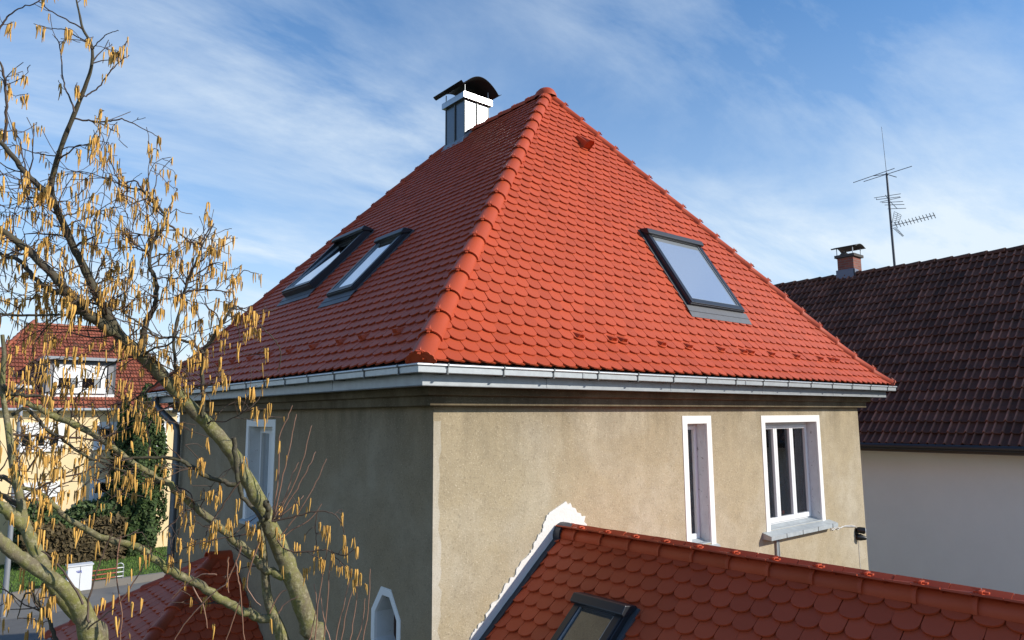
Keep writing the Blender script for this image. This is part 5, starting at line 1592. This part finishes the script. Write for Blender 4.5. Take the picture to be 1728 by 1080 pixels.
for ln_ in [[(531, 1085), (537, 1020), (545, 970), (552, 925)], [(545, 1085), (553, 1010), (556, 965), (560, 935)], [(566, 1085), (575, 1040), (590, 980)], [(575, 1085), (585, 1030), (604, 970)], [(600, 1085), (612, 1050), (616, 1010)], [(612, 1085), (621, 1030), (625, 960)], [(590, 1085), (598, 1040), (603, 985)], [(560, 1085), (548, 1050), (540, 1000)], [(520, 1085), (533, 1030), (530, 985)]]:
    T1.limb([(x, y, 2.2 - 0.9 * i / (len(ln_) - 1)) for i, (x, y) in enumerate(ln_)], 4.05, 4.1, m=M_shoot)
# pale shoots over the porch roof
for ln_ in [[(407, 922), (395, 955), (380, 985), (350, 1010), (310, 1055), (290, 1090)], [(398, 945), (402, 975), (406, 1000), (409, 1040), (413, 1090)], [(438, 915), (425, 950), (416, 985), (425, 1005), (440, 1022)], [(407, 1010), (395, 1040), (380, 1085)], [(366, 970), (340, 970), (310, 990), (290, 1010)], [(386, 940), (384, 970), (386, 1000)], [(325, 990), (345, 1030), (350, 1060)], [(455, 1035), (470, 1005), (483, 995)], [(470, 1035), (480, 1020), (503, 1006)], [(204, 905), (196, 970), (205, 1035), (203, 1090)], [(200, 1020), (225, 985), (250, 940), (255, 925)]]:
    T1.limb([(x, y, 2.6 - 1.0 * i / (len(ln_) - 1)) for i, (x, y) in enumerate(ln_)], 3.95, 3.95, m=M_shoot)
T1.finish(300)

D2 = 3.3
p_ = at(165, 1120, D2)
T2 = Tree('thick-stemmed hazel forking low at the bottom left corner', (p_.x + 0.1, p_.y - 0.1, 0))
trunk2 = [(162, 1120, 40), (154, 1080, 37), (144, 1045, 33), (128, 1015, 28), (111, 995, 23), (83, 973, 21), (52, 953, 21), (24, 933, 20), (0, 912, 19), (-35, 880, 18)]
P2, R2 = trunk_build(T2, trunk2, D2, 3.05, Vector(T2.t.location))
T2.limb([(142, 1050, 20), (124, 1030, 24), (104, 1006, 23), (84, 975, 22), (66, 940, 22), (50, 905, 20), (40, 880, 17), (36, 850, 13), (27, 812, 13), (20, 774, 11), (15, 728, 11), (10, 700, 9), (5, 665, 8), (5, 630, 8), (7, 598, 7), (4, 565, 6)], 3.32, 3.5, name='stem', den=5, tl=0.3)
T2.limb([(42, 890, 20), (25, 872, 20), (0, 855, 18), (-25, 845, 15)], 3.4, 3.3)
T2.limb([(36, 850, 9), (15, 842, 9), (-15, 830, 8)], 3.42, 3.5, den=12, tl=0.3)
T2.limb([(24, 815, 8), (5, 805, 8), (-15, 798, 7)], 3.45, 3.6, den=12, tl=0.3)
T2.limb([(15, 728, 5), (30, 735, 4.6), (60, 736, 4.2), (90, 740, 4.4), (120, 738, 3.6), (166, 744, 3)], 3.5, 3.6, den=9, tl=0.22)
T2.limb([(20, 700, 6), (45, 690, 5.6), (75, 722, 5.4), (100, 738, 5), (130, 760, 4.4), (160, 775, 4), (195, 790, 3.4), (225, 800, 2.4)], 3.5, 3.7, den=8, tl=0.22)
T2.limb([(5, 650, 7), (20, 664, 7), (45, 668, 6), (70, 668, 4)], 3.45, 3.5, den=10, tl=0.24)
T2.limb([(26, 812, 4), (45, 795, 3.4), (62, 772, 2.8), (80, 745, 2)], 3.45, 3.5, den=9, tl=0.2)
T2.limb([(37, 845, 4), (70, 820, 3.4), (110, 805, 3), (150, 792, 2.4), (175, 765, 1.8)], 3.45, 3.6, den=8, tl=0.2)
T2.limb([(95, 1085, 7), (88, 1060, 6.4), (80, 1037, 6), (66, 1018, 5), (56, 1003, 4), (44, 1000, 3), (36, 1020, 2), (30, 1045, 1.6)], 3.25, 3.3, den=12, tl=0.22)
T2.limb([(150, 1050, 4), (148, 1020, 3.4), (156, 990, 3), (165, 960, 2.6), (176, 930, 2.2), (190, 900, 1.8)], 3.2, 3.3, den=3, tl=0.14)
T2.limb([(140, 1020, 4), (115, 975, 3.4), (90, 945, 3), (70, 930, 2.4)], 3.12, 3.15)
T2.limb([(148, 1062, 3), (175, 1040, 2.4), (195, 1025, 1.8)], 3.2, 3.2)
for (x, y) in [(62, 895), (66, 890), (80, 905), (98, 925), (120, 925), (135, 892), (165, 915), (96, 930), (30, 985), (40, 975), (48, 990), (60, 985), (70, 985), (76, 990), (20, 1005), (35, 960), (25, 900), (28, 770), (22, 785), (30, 805), (50, 1035), (60, 1045), (70, 1060), (15, 1060), (45, 1065), (5, 1045), (85, 1015), (95, 1005), (190, 1000), (175, 1010), (166, 1020), (185, 965), (220, 960), (215, 985), (225, 1015), (200, 1040), (216, 1065), (240, 1010), (20, 865), (10, 880), (50, 870)]:
    T2.cluster(at(x, y, 3.3 + RNG.normal(0, 0.08)), None)
for c in range(55):
    x = RNG.uniform(-5, 215); y = RNG.uniform(580, 880)
    T2.cluster(at(x, y, RNG.uniform(3.3, 3.9)), None)
T2.finish(300)
